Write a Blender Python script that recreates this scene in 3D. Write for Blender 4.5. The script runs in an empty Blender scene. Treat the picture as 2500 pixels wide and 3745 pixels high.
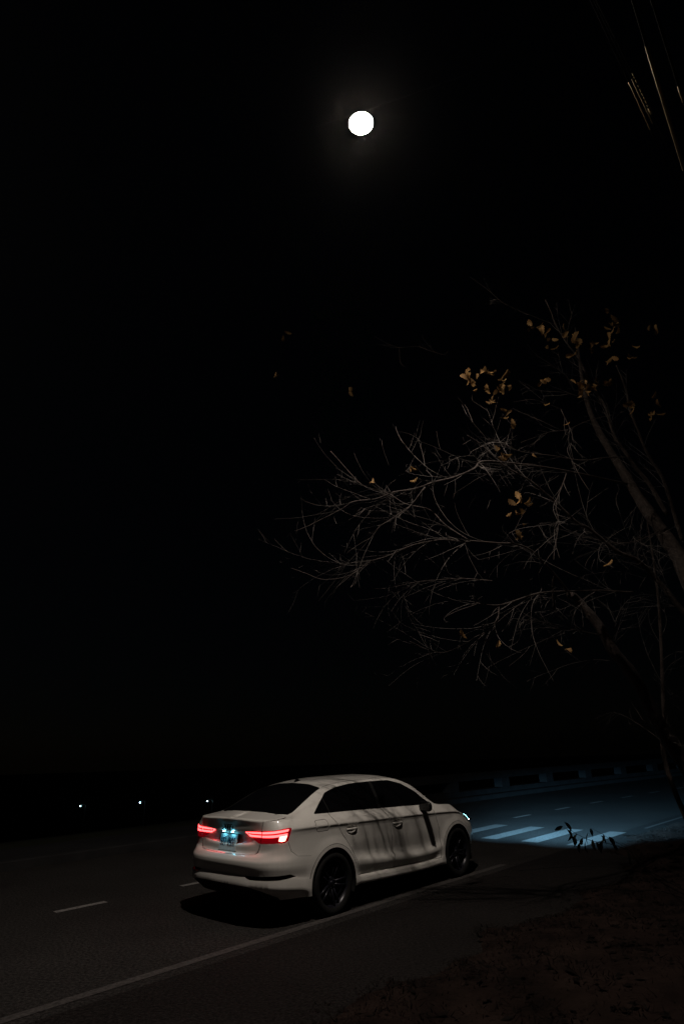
import bpy, bmesh, math, random
import numpy as np
from mathutils import Vector, Matrix
from mathutils.geometry import delaunay_2d_cdt

random.seed(7); rng = np.random.default_rng(7)
scene = bpy.context.scene
col = scene.collection

# ------------------------------------------------------------------ camera
PIT, ROL, CAM_H, FPX = 0.386723, -0.0326065, 1.745, 2144.94
_c, _s = math.cos(PIT), math.sin(PIT)
_F = Vector((0, _c, _s)); _U0 = Vector((0, -_s, _c)); _R0 = Vector((1, 0, 0))
_R = _R0 * math.cos(ROL) + _U0 * math.sin(ROL); _U = -_R0 * math.sin(ROL) + _U0 * math.cos(ROL)
cd = bpy.data.cameras.new('camera'); cam = bpy.data.objects.new('camera', cd); col.objects.link(cam)
cd.sensor_fit = 'HORIZONTAL'; cd.sensor_width = 24.0; cd.lens = 24.0 * FPX / 2500.0
cd.clip_start = 0.05; cd.clip_end = 3000
_m = Matrix((_R, _U, -_F)).transposed().to_4x4(); _m.translation = Vector((0, 0, CAM_H)); cam.matrix_world = _m
scene.camera = cam

# ------------------------------------------------------------------ night sky, faint moonlight, exposure
MOON_EL, MOON_AZ = math.radians(40), math.radians(-60)
world = bpy.data.worlds.new('World'); scene.world = world; world.use_nodes = True
wn = world.node_tree.nodes; wl = world.node_tree.links; wn.clear()
wo = wn.new('ShaderNodeOutputWorld'); wb = wn.new('ShaderNodeBackground'); sk = wn.new('ShaderNodeTexSky')
sk.sky_type = 'NISHITA'; sk.sun_disc = False; sk.sun_elevation = MOON_EL; sk.sun_rotation = MOON_AZ
wb.inputs['Strength'].default_value = 0.00012
wl.new(sk.outputs['Color'], wb.inputs['Color']); wl.new(wb.outputs['Background'], wo.inputs['Surface'])
sl = bpy.data.lights.new('moonlight', 'SUN'); sl.energy = 0.0006; sl.angle = math.radians(0.5); sl.color = (0.75, 0.85, 1.0)
so = bpy.data.objects.new('moonlight', sl); col.objects.link(so)
so.rotation_euler = (math.pi / 2 - MOON_EL, 0, math.pi - MOON_AZ)
vs = scene.view_settings
vs.view_transform = 'Standard'; vs.look = 'None'; vs.exposure = 0; vs.gamma = 1; vs.use_curve_mapping = False
cy = scene.cycles
cy.max_bounces = 5; cy.diffuse_bounces = 2; cy.glossy_bounces = 3; cy.transmission_bounces = 3; cy.volume_bounces = 0
cy.caustics_reflective = False; cy.caustics_refractive = False; cy.sample_clamp_indirect = 1.5
cy.use_denoising = True

# ------------------------------------------------------------------ frames of reference
YAW = 0.829121
DU = Vector((math.cos(YAW), math.sin(YAW), 0)); DN = Vector((-math.sin(YAW), math.cos(YAW), 0))
def road(u, n, z=0.0):                       # metres along / across the road
    return DU * u + DN * n + Vector((0, 0, z))
def at(px, py, Y):                           # a sighted point given its distance ahead
    d = _F + _R * ((px - 1250) / FPX) - _U * ((py - 1872.5) / FPX)
    return Vector((0, 0, CAM_H)) + d * (Y / d.y)
BEND_U, BEND_R = 12.0, 150.0
def bend(u):
    return (u - BEND_U) ** 2 / (2 * BEND_R) if u > BEND_U else 0.0
def roadc(u, n, z=0.0):
    return road(u, n - bend(u), z)

# ------------------------------------------------------------------ materials
def _mat(name):
    m = bpy.data.materials.new(name); m.use_nodes = True
    nt = m.node_tree; b = nt.nodes['Principled BSDF']
    return m, nt, b
def mat(name, base, rough=0.6, metal=0.0, emit=None, estr=0.0, coat=0.0, spec=0.5, var=0.0, vscale=8.0, bump=0.0, bscale=60.0, trans=0.0):
    m, nt, b = _mat(name)
    b.inputs['Base Color'].default_value = (*base, 1); b.inputs['Roughness'].default_value = rough
    b.inputs['Metallic'].default_value = metal; b.inputs['Coat Weight'].default_value = coat
    b.inputs['Coat Roughness'].default_value = 0.06; b.inputs['Specular IOR Level'].default_value = spec
    if emit is not None:
        b.inputs['Emission Color'].default_value = (*emit, 1); b.inputs['Emission Strength'].default_value = estr
    tc = None
    if var or bump:
        tc = nt.nodes.new('ShaderNodeTexCoord')
    if var:
        nz = nt.nodes.new('ShaderNodeTexNoise'); nz.inputs['Scale'].default_value = vscale; nz.inputs['Detail'].default_value = 6
        rp = nt.nodes.new('ShaderNodeValToRGB')
        rp.color_ramp.elements[0].position = 0.3; rp.color_ramp.elements[1].position = 0.7
        rp.color_ramp.elements[0].color = (*[c * (1 - var) for c in base], 1); rp.color_ramp.elements[1].color = (*[min(1, c * (1 + var)) for c in base], 1)
        nt.links.new(tc.outputs['Object'], nz.inputs['Vector']); nt.links.new(nz.outputs['Fac'], rp.inputs['Fac'])
        nt.links.new(rp.outputs['Color'], b.inputs['Base Color'])
    if bump:
        n2 = nt.nodes.new('ShaderNodeTexNoise'); n2.inputs['Scale'].default_value = bscale; n2.inputs['Detail'].default_value = 5
        bp = nt.nodes.new('ShaderNodeBump'); bp.inputs['Strength'].default_value = bump; bp.inputs['Distance'].default_value = 0.02
        nt.links.new(tc.outputs['Object'], n2.inputs['Vector']); nt.links.new(n2.outputs['Fac'], bp.inputs['Height'])
        nt.links.new(bp.outputs['Normal'], b.inputs['Normal'])
    return m
def asphalt_mat(name, base):
    m, nt, b = _mat(name); N = nt.nodes; L = nt.links
    tc = N.new('ShaderNodeTexCoord')
    fine = N.new('ShaderNodeTexNoise'); fine.inputs['Scale'].default_value = 140; fine.inputs['Detail'].default_value = 3
    big = N.new('ShaderNodeTexNoise'); big.inputs['Scale'].default_value = 0.55; big.inputs['Detail'].default_value = 5
    vor = N.new('ShaderNodeTexVoronoi'); vor.inputs['Scale'].default_value = 55
    for n in (fine, big, vor): L.new(tc.outputs['Object'], n.inputs['Vector'])
    r1 = N.new('ShaderNodeValToRGB'); r1.color_ramp.elements[0].position = .33; r1.color_ramp.elements[1].position = .72
    r1.color_ramp.elements[0].color = (*[c * .45 for c in base], 1); r1.color_ramp.elements[1].color = (*[c * 1.75 for c in base], 1)
    L.new(fine.outputs['Fac'], r1.inputs['Fac'])
    r2 = N.new('ShaderNodeValToRGB'); r2.color_ramp.elements[0].position = .3; r2.color_ramp.elements[1].position = .7
    r2.color_ramp.elements[0].color = (.72, .7, .7, 1); r2.color_ramp.elements[1].color = (1.2, 1.2, 1.2, 1)
    L.new(big.outputs['Fac'], r2.inputs['Fac'])
    mx = N.new('ShaderNodeMix'); mx.data_type = 'RGBA'; mx.blend_type = 'MULTIPLY'; mx.inputs['Factor'].default_value = 1
    L.new(r1.outputs['Color'], mx.inputs['A']); L.new(r2.outputs['Color'], mx.inputs['B'])
    L.new(mx.outputs['Result'], b.inputs['Base Color'])
    sp = N.new('ShaderNodeTexNoise'); sp.inputs['Scale'].default_value = 34; sp.inputs['Detail'].default_value = 2; L.new(tc.outputs['Object'], sp.inputs['Vector'])
    r3 = N.new('ShaderNodeValToRGB'); r3.color_ramp.elements[0].position = .36; r3.color_ramp.elements[1].position = .66
    r3.color_ramp.elements[0].color = (.5, .5, .5, 1); r3.color_ramp.elements[1].color = (1.6, 1.6, 1.6, 1); L.new(sp.outputs['Fac'], r3.inputs['Fac'])
    m3 = N.new('ShaderNodeMix'); m3.data_type = 'RGBA'; m3.blend_type = 'MULTIPLY'; m3.inputs['Factor'].default_value = 1
    L.new(mx.outputs['Result'], m3.inputs['A']); L.new(r3.outputs['Color'], m3.inputs['B']); L.new(m3.outputs['Result'], b.inputs['Base Color'])
    b.inputs['Roughness'].default_value = .9; b.inputs['Specular IOR Level'].default_value = .10
    bp = N.new('ShaderNodeBump'); bp.inputs['Strength'].default_value = .55; bp.inputs['Distance'].default_value = .012
    L.new(vor.outputs['Distance'], bp.inputs['Height']); L.new(bp.outputs['Normal'], b.inputs['Normal'])
    return m
def paint_mat(name, base, wear):
    m, nt, b = _mat(name); N = nt.nodes; L = nt.links
    tc = N.new('ShaderNodeTexCoord'); nz = N.new('ShaderNodeTexNoise'); nz.inputs['Scale'].default_value = 26; nz.inputs['Detail'].default_value = 8
    nz.inputs['Roughness'].default_value = .7
    L.new(tc.outputs['Object'], nz.inputs['Vector'])
    rp = N.new('ShaderNodeValToRGB'); rp.color_ramp.elements[0].position = wear - .06; rp.color_ramp.elements[1].position = wear + .12
    rp.color_ramp.elements[0].color = (.033, .031, .03, 1); rp.color_ramp.elements[1].color = (*base, 1)
    L.new(nz.outputs['Fac'], rp.inputs['Fac']); L.new(rp.outputs['Color'], b.inputs['Base Color'])
    b.inputs['Roughness'].default_value = .8; b.inputs['Specular IOR Level'].default_value = .15
    return m
M = {}
M['asphalt'] = asphalt_mat('asphalt', (.0225, .0208, .0198))
M['asphalt_shoulder'] = asphalt_mat('asphalt_shoulder', (.0115, .0100, .0095))
M['line_paint'] = paint_mat('line_paint', (.20, .193, .187), .40)
M['crosswalk_paint'] = paint_mat('crosswalk_paint', (.125, .122, .118), .40)
M['edge_paint'] = paint_mat('edge_paint', (.072, .065, .063), .45)
M['soil'] = mat('soil', (.0135, .0085, .0070), .95, spec=.06, var=.6, vscale=3.0, bump=.8, bscale=18)
M['dark_ground'] = mat('dark_ground', (.03, .032, .022), .95, spec=.06, var=.4, vscale=.2)
M['concrete'] = mat('concrete', (.02, .0195, .02), .9, spec=.1, var=.25, vscale=2.5, bump=.3, bscale=40)
M['footway'] = asphalt_mat('footway_asphalt', (.018, .018, .019))
M['paint_white'] = mat('car_paint_white', (.70, .68, .64), 0.38, coat=1.0, var=.03, vscale=1.2)
M['gloss_black'] = mat('gloss_black', (.006, .006, .007), .25, spec=.4)
M['matte_black'] = mat('matte_black', (.008, .008, .008), .75, spec=.2)
M['gap'] = mat('panel_gap', (.004, .004, .004), .9, spec=.1)
M['glass'] = mat('tinted_glass', (.003, .003, .0035), .04, spec=.5)
M['rubber'] = mat('tyre_rubber', (.008, .008, .008), .85, spec=.2, bump=.2, bscale=90)
M['alloy'] = mat('dark_alloy', (.012, .012, .018), .35, metal=.3)
M['steel'] = mat('brake_steel', (.05, .05, .055), .45, metal=.8)
M['red_lens'] = mat('red_lens', (.22, .004, .008), .12, emit=(1, .0, .02), estr=.10)
M['red_bar'] = mat('red_light_bar', (.5, .02, .02), .4, emit=(1, .065, .065), estr=6.5)
M['red_bar_hot'] = mat('red_brake_segment', (.5, .02, .02), .4, emit=(1, .22, .15), estr=10)
M['plate_lamp'] = mat('plate_lamp', (.8, .9, 1), .4, emit=(.20, .76, 1), estr=55)
M['drl'] = mat('daytime_light', (.8, .9, 1), .3, emit=(.35, .95, 1), estr=5)
M['lamp_clear'] = mat('headlamp_glass', (.10, .12, .13), .05, spec=.6)
M['plate'] = mat('number_plate', (.62, .68, .70), .45, var=.15, vscale=40)
M['plate_ink'] = mat('plate_ink', (.012, .02, .06), .5)
M['bark'] = mat('bark', (.050, .037, .032), .92, var=.45, vscale=22, bump=.9, bscale=45)
M['twig'] = mat('twig_bark', (.14, .122, .112), .85, spec=.2, var=.4, vscale=14)
M['wire'] = mat('cable_unlit', (.005, .005, .005), .7, spec=.05)  # near-black tone stands in for the unlit run of each cable
M['lit_span'] = mat('lit_stretch', (.55, .42, .25), .5, metal=.2)  # bright tone stands in for light falling on the cables
M['pole_wood'] = mat('pole_wood', (.11, .08, .06), .9, var=.3, vscale=5)
M['galv'] = mat('galvanised_steel', (.25, .25, .25), .55, metal=.7)
M['lamp_lens'] = mat('lamp_lens', (.9, .9, .85), .3, emit=(1, .88, .74), estr=330)
M['far_lamp'] = mat('far_lamp_glass', (.9, .95, 1), .3, emit=(.55, .88, 1), estr=14)
def leaf_mat(name, base):
    m, nt, b = _mat(name); N = nt.nodes; L = nt.links
    tc = N.new('ShaderNodeTexCoord'); nz = N.new('ShaderNodeTexNoise'); nz.inputs['Scale'].default_value = 30
    oi = N.new('ShaderNodeObjectInfo')
    rp = N.new('ShaderNodeValToRGB')
    rp.color_ramp.elements[0].color = (*[c * .55 for c in base], 1); rp.color_ramp.elements[1].color = (*[c * 1.35 for c in base], 1)
    rp.color_ramp.elements[0].position = .3; rp.color_ramp.elements[1].position = .75
    L.new(tc.outputs['Object'], nz.inputs['Vector']); L.new(nz.outputs['Fac'], rp.inputs['Fac'])
    hv = N.new('ShaderNodeHueSaturation'); L.new(rp.outputs['Color'], hv.inputs['Color'])
    mr = N.new('ShaderNodeMapRange'); mr.inputs['To Min'].default_value = .2; mr.inputs['To Max'].default_value = 1.15
    L.new(oi.outputs['Random'], mr.inputs['Value']); L.new(mr.outputs['Result'], hv.inputs['Value'])
    L.new(hv.outputs['Color'], b.inputs['Base Color']); b.inputs['Roughness'].default_value = .7; b.inputs['Specular IOR Level'].default_value = .12
    tr = N.new('ShaderNodeBsdfTranslucent'); L.new(hv.outputs['Color'], tr.inputs['Color'])
    mxs = N.new('ShaderNodeMixShader'); mxs.inputs['Fac'].default_value = .4
    out = N['Material Output']
    L.new(b.outputs['BSDF'], mxs.inputs[1]); L.new(tr.outputs['BSDF'], mxs.inputs[2]); L.new(mxs.outputs['Shader'], out.inputs['Surface'])
    return m
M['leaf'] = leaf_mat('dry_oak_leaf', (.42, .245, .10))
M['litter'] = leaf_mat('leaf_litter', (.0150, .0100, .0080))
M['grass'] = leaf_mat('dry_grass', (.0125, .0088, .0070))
M['shrub_leaf'] = leaf_mat('shrub_leaf', (.015, .018, .012))

# ------------------------------------------------------------------ object helpers
def tag(o, label=None, cat=None, group=None, kind=None):
    if label: o['label'] = label
    if cat: o['category'] = cat
    if group: o['group'] = group
    if kind: o['kind'] = kind
    return o
def link(name, me, m, parent=None):
    o = bpy.data.objects.new(name, me); col.objects.link(o)
    if m is not None and not me.materials: me.materials.append(m)
    if parent is not None: o.parent = parent
    return o
def empty(name, loc, rz=0.0):
    o = bpy.data.objects.new(name, None); o.empty_display_size = .3; col.objects.link(o)
    o.location = loc; o.rotation_euler = (0, 0, rz); return o
class MB:
    def __init__(s): s.v = []; s.f = []
    def add(s, vs_, fs_):
        b = len(s.v); s.v += [tuple(v) for v in vs_]; s.f += [tuple(i + b for i in f) for f in fs_]
    def box(s, c, d, mtx=None):
        hx, hy, hz = d[0] / 2, d[1] / 2, d[2] / 2
        vs_ = [Vector((x * hx, y * hy, z * hz)) for x in (-1, 1) for y in (-1, 1) for z in (-1, 1)]
        if mtx is not None: vs_ = [mtx @ v for v in vs_]
        vs_ = [v + Vector(c) for v in vs_]
        s.add(vs_, [(0, 1, 3, 2), (4, 6, 7, 5), (0, 4, 5, 1), (2, 3, 7, 6), (0, 2, 6, 4), (1, 5, 7, 3)])
    def tube(s, pts, rad, k=6, cap=True):
        pts = [Vector(q) for q in pts]; n = len(pts)
        if not hasattr(rad, '__len__'): rad = [rad] * n
        up = Vector((.13, .27, .95)); rings = []
        prev = None
        for i, q in enumerate(pts):
            t = (pts[min(i + 1, n - 1)] - pts[max(i - 1, 0)])
            t = t.normalized() if t.length > 1e-9 else Vector((0, 0, 1))
            a = prev - t * prev.dot(t) if prev is not None else up.cross(t)
            if a.length < 1e-4: a = Vector((1, 0, 0)).cross(t)
            a.normalize(); prev = a; b = t.cross(a)
            rings.append([q + (a * math.cos(2 * math.pi * j / k) + b * math.sin(2 * math.pi * j / k)) * rad[i] for j in range(k)])
        vs_ = [v for r in rings for v in r]; fs_ = []
        for i in range(n - 1):
            for j in range(k):
                fs_.append((i * k + j, i * k + (j + 1) % k, (i + 1) * k + (j + 1) % k, (i + 1) * k + j))
        if cap: fs_.append(tuple(range(k - 1, -1, -1))); fs_.append(tuple((n - 1) * k + j for j in range(k)))
        s.add(vs_, fs_)
    def lathe(s, prof, k=32, mtx=None, close=False):      # prof of (radius, height) about z
        vs_ = []; n = len(prof)
        for r, z in prof:
            for j in range(k):
                a = 2 * math.pi * j / k; v = Vector((r * math.cos(a), r * math.sin(a), z))
                vs_.append(mtx @ v if mtx is not None else v)
        fs_ = []
        m_ = n if close else n - 1
        for i in range(m_):
            i2 = (i + 1) % n
            for j in range(k): fs_.append((i * k + j, i * k + (j + 1) % k, i2 * k + (j + 1) % k, i2 * k + j))
        s.add(vs_, fs_)
    def mesh(s, name, smooth=False):
        me = bpy.data.meshes.new(name); me.from_pydata(s.v, [], s.f)
        bm = bmesh.new(); bm.from_mesh(me); bmesh.ops.recalc_face_normals(bm, faces=bm.faces); bm.to_mesh(me); bm.free()
        if smooth: me.shade_smooth()
        me.update(); return me
    def build(s, name, m, parent=None, smooth=False):
        return link(name, s.mesh(name, smooth), m, parent)

# ================================================================== THE GROUND
def strip(name, n0, n1, u0, u1, z, m, step=1.5, f0=None, f1=None, kind='structure', sub=1):
    mb = MB(); us = np.arange(u0, u1 + 1e-6, step); vs_ = []
    for u in us:
        a = n0 if f0 is None else f0(u); b = n1 if f1 is None else f1(u)
        for j in range(sub + 1): vs_.append(roadc(u, a + (b - a) * j / sub, z))
    k = sub + 1
    mb.add(vs_, [(i * k + j, (i + 1) * k + j, (i + 1) * k + j + 1, i * k + j + 1) for i in range(len(us) - 1) for j in range(sub)])
    o = mb.build(name, m); tag(o, kind=kind); return o
def smooth01(x): x = max(0, min(1, x)); return x * x * (3 - 2 * x)
def verge_edge(u):                               # the shoulder narrows past the crosswalk
    return 3.78 + 1.15 * smooth01((u - 9.5) / 3.5) + .05 * math.sin(u * 2.3) + .03 * math.sin(u * 6.1 + 1)
strip('road', 5.3, 12.22, -30, 75, 0.0, M['asphalt'])
strip('road_shoulder', 0, 5.3, -30, 75, 0.0, M['asphalt_shoulder'], step=.75, f0=lambda u: verge_edge(u) - .6, f1=lambda u: 5.3)
# terrain: one wide sheet that drops away beyond the far side of the road
def terrain_z(x, y):
    n = x * DN.x + y * DN.y + bend(x * DU.x + y * DU.y)
    return -.10 - 21 * smooth01((n - 15) / 75.0)
mb = MB(); G_ = np.concatenate([np.linspace(-900, -60, 12), np.linspace(-50, 180, 47), np.linspace(220, 1200, 12)])
vs_ = [(x, y, terrain_z(x, y)) for y in G_ for x in G_]; k = len(G_)
mb.add(vs_, [(i * k + j, i * k + j + 1, (i + 1) * k + j + 1, (i + 1) * k + j) for i in range(k - 1) for j in range(k - 1)])
tag(mb.build('terrain', M['dark_ground'], smooth=True), kind='structure')

# near verge: uneven bank of soil
def verge_z(u, n):
    d = verge_edge(u) - n
    return -.02 + .10 * smooth01(d / .5) + .16 * smooth01((d - .3) / 3.0) + .02 * math.sin(u * 3.1 + n * 2) + .015 * math.sin(u * 7.7 - n * 5.3)
mb = MB(); US = np.arange(-6, 40, .35); NS = 26; vs_ = []
for u in US:
    e = verge_edge(u)
    for j in range(NS + 1):
        n = e + .03 - 14 * (j / NS) ** 2.2
        vs_.append(roadc(u, n, verge_z(u, n)))
k = NS + 1
mb.add(vs_, [(i * k + j, i * k + j + 1, (i + 1) * k + j + 1, (i + 1) * k + j) for i in range(len(US) - 1) for j in range(NS)])
tag(mb.build('grass_verge', M['soil'], smooth=True), kind='structure')

# grass blades and leaf litter (nobody could count them)
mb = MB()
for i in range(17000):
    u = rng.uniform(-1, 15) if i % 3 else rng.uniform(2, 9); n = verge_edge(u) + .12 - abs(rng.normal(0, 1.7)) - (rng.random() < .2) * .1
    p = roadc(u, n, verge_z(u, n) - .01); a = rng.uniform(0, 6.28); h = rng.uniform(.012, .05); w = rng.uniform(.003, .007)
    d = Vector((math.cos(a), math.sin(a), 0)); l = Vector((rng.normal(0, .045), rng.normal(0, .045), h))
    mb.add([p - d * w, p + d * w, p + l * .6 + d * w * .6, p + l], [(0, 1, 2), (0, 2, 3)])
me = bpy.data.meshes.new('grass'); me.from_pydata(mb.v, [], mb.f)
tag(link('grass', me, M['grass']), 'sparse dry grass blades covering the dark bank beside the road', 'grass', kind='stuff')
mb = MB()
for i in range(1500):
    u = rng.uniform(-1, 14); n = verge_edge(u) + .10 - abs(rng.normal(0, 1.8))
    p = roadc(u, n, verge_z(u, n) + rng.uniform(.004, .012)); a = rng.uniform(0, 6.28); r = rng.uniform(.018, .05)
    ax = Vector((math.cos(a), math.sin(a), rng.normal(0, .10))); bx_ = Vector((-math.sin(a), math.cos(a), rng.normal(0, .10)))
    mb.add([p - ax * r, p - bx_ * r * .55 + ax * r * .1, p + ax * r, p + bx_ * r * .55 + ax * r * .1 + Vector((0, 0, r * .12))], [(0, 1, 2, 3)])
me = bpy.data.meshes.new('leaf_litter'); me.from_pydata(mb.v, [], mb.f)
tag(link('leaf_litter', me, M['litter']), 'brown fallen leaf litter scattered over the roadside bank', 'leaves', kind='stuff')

# painted markings
def marking(name, n0, n1, u0, u1, m, parent=None, step=.5, z=.004):
    mb = MB(); us = np.linspace(u0, u1, max(2, int(abs(u1 - u0) / step) + 1)); vs_ = []
    for u in us: vs_ += [roadc(u, n0, z), roadc(u, n1, z)]
    mb.add(vs_, [(2 * i, 2 * i + 2, 2 * i + 3, 2 * i + 1) for i in range(len(us) - 1)])
    return mb.build(name, m, parent)
tag(strip('edge_line', 5.44, 5.55, -30, 9.8, .004, M['edge_paint'], step=.5), kind='structure')
tag(strip('lane_edge_line', 5.02, 5.10, 14.8, 75, .004, M['edge_paint'], step=.5), kind='structure')
du0 = 3.79 - 1.80 * 5
dash_obj = None; k = 0
spots = [3.79 - 1.80 * 2, 3.79 - 1.80, 3.79, 5.59, 7.39, 9.19, 15.45, 17.75, 20.0, 22.3, 24.6, 26.9, 29.2]
where = ['nearest the camera below the left edge', 'just outside the frame before the long one', 'alone on the empty road left of the car', 'half hidden by the left of the rear bumper',
         'hidden behind the car body', 'hidden behind the front of the car', 'first beyond the crosswalk', 'second beyond the crosswalk', 'third beyond the crosswalk', 'fourth beyond the crosswalk', 'fifth beyond the crosswalk', 'sixth beyond the crosswalk', 'seventh beyond the crosswalk']
for k, u in enumerate(spots):
    if k in (0, 1, 4, 5): continue
    o = marking('lane_dash', 8.45, 8.56, u, u + (.66 if u < 12 else .85), M['line_paint'])
    tag(o, 'short white painted lane dash, ' + where[k], 'road marking', 'white lane dashes')
names = ['leftmost stripe past the car front', 'second stripe from the car front', 'third stripe from the car front', 'nearest the grass verge']
bars = [(7.86, 8.20), (6.95, 7.30), (6.06, 6.42), (5.16, 5.50)]
for k, (a, b) in enumerate(bars):
    o = marking('crosswalk_stripe', a, b, 11.85, 14.0, M['crosswalk_paint'])
    tag(o, 'white crosswalk stripe lit blue by the headlights, ' + names[k], 'crosswalk stripe', 'crosswalk stripes')
# far kerb and footway
mb = MB(); vs_ = []; us = np.arange(-30, 75, 1.5)
for u in us:
    for (n, z) in ((12.22, -.05), (12.22, .13), (12.25, .15), (12.37, .15), (12.37, -.05)): vs_.append(roadc(u, n, z))
mb.add(vs_, [(i * 5 + j, (i + 1) * 5 + j, (i + 1) * 5 + j + 1, i * 5 + j + 1) for i in range(len(us) - 1) for j in range(4)])
tag(mb.build('kerb', M['concrete']), kind='structure')
strip('footway', 12.37, 14.0, -30, 75, .14, M['footway'])

# ================================================================== PARAPET across the road
par = empty('concrete_railing', roadc(18, 12.9, .14))
tag(par, 'low concrete balustrade with square posts along the far side of the road', 'railing')
def seg_prism(mb, n0, n1, z0, z1, u0, u1, step=1.5):
    us = np.arange(u0, u1 + .01, step); vs_ = []
    o = par.location
    for u in us: vs_ += [roadc(u, n0, z0) - o, roadc(u, n1, z0) - o, roadc(u, n1, z1) - o, roadc(u, n0, z1) - o]
    fs_ = []
    for i in range(len(us) - 1):
        for j in range(4): fs_.append((i * 4 + j, (i + 1) * 4 + j, (i + 1) * 4 + (j + 1) % 4, i * 4 + (j + 1) % 4))
    fs_ += [(0, 1, 2, 3), tuple(len(vs_) - 4 + j for j in (3, 2, 1, 0))]
    mb.add(vs_, fs_)
mb = MB(); seg_prism(mb, 12.62, 13.0, .62, .86, 11, 62); mb.build('top_rail', M['concrete'], par)
mb = MB(); seg_prism(mb, 12.60, 13.02, .13, .30, 11, 62); mb.build('base_rail', M['concrete'], par)
pm = None
for i in range(16):
    u = 12.4 + 3.25 * i
    if pm is None:
        mb = MB(); mb.box((0, 0, 0), (.52, .34, .33)); pm = mb.mesh('post')
    o = link('post', pm, M['concrete'], par); o.location = roadc(u, 12.81, .46) - par.location
    o.rotation_euler = (0, 0, YAW - (u - BEND_U) / BEND_R if u > BEND_U else YAW)

# ================================================================== THE CAR
CAR = empty('sedan_car', road(5.706, 6.415, 0), YAW)
tag(CAR, 'white four door sedan with glowing red tail lights standing on the dark road', 'car')

def crom(P, n=24):
    P = np.array(P, float); out = []
    Q = np.vstack([2 * P[0] - P[1], P, 2 * P[-1] - P[-2]])
    for i in range(1, len(Q) - 2):
        t = np.linspace(0, 1, n, endpoint=False)[:, None]
        a, b, c, d = Q[i - 1], Q[i], Q[i + 1], Q[i + 2]
        out.append(.5 * (2 * b + (c - a) * t + (2 * a - 5 * b + 4 * c - d) * t ** 2 + (3 * b - a - 3 * c + d) * t ** 3))
    return np.vstack(out + [P[-1:]])
class Pchip:
    def __init__(s, x, y):
        x = np.array(x, float); y = np.array(y, float); h = np.diff(x); d = np.diff(y) / h; m = np.zeros(len(x))
        for i in range(1, len(x) - 1):
            if d[i - 1] * d[i] > 0:
                w1 = 2 * h[i] + h[i - 1]; w2 = h[i] + 2 * h[i - 1]; m[i] = (w1 + w2) / (w1 / d[i - 1] + w2 / d[i])
        m[0], m[-1] = d[0], d[-1]; s.x, s.y, s.h, s.m = x, y, h, m
    def __call__(s, q):
        q = np.clip(np.asarray(q, float), s.x[0], s.x[-1]); i = np.clip(np.searchsorted(s.x, q) - 1, 0, len(s.h) - 1)
        t = (q - s.x[i]) / s.h[i]; h = s.h[i]
        return ((1 + 2 * t) * (1 - t) ** 2 * s.y[i] + t * (1 - t) ** 2 * h * s.m[i] + t * t * (3 - 2 * t) * s.y[i + 1] + t * t * (t - 1) * h * s.m[i + 1])
# plan outline of the right half (x forward from the rear axle, y outward)
OUT = crom([(-.985, 0), (-.98, .25), (-.962, .46), (-.918, .63), (-.835, .757), (-.70, .835), (-.47, .873), (-.2, .889), (0, .893), (.4, .889), (1.0, .886),
            (1.6, .886), (2.2, .890), (2.637, .893), (2.9, .878), (3.10, .835), (3.26, .75), (3.38, .61), (3.46, .42), (3.505, .2), (3.52, 0)])
_ds = np.hypot(*np.diff(OUT, axis=0).T); _S = np.concatenate([[0], np.cumsum(_ds)]); SMAX = _S[-1]
_tx = np.gradient(OUT[:, 0], _S); _ty = np.gradient(OUT[:, 1], _S); _l = np.hypot(_tx, _ty); _tx /= _l; _ty /= _l
_tx[0] = 0; _ty[0] = 1; _tx[-1] = 0; _ty[-1] = -1
_sidemask = (OUT[:, 1] > .60) & (OUT[:, 0] > -.90) & (OUT[:, 0] < 3.36)
def s_x(x): return np.interp(x, OUT[_sidemask, 0], _S[_sidemask])
_rm = (OUT[:, 0] < -.40)
def s_y(y): return np.interp(y, OUT[_rm, 1], _S[_rm])
KS = [0, s_y(.21), s_y(.50), s_x(-.80), s_x(-.45), s_x(0), s_x(.6), s_x(1.8), s_x(2.637), s_x(3.12), SMAX - .35, SMAX]
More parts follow.
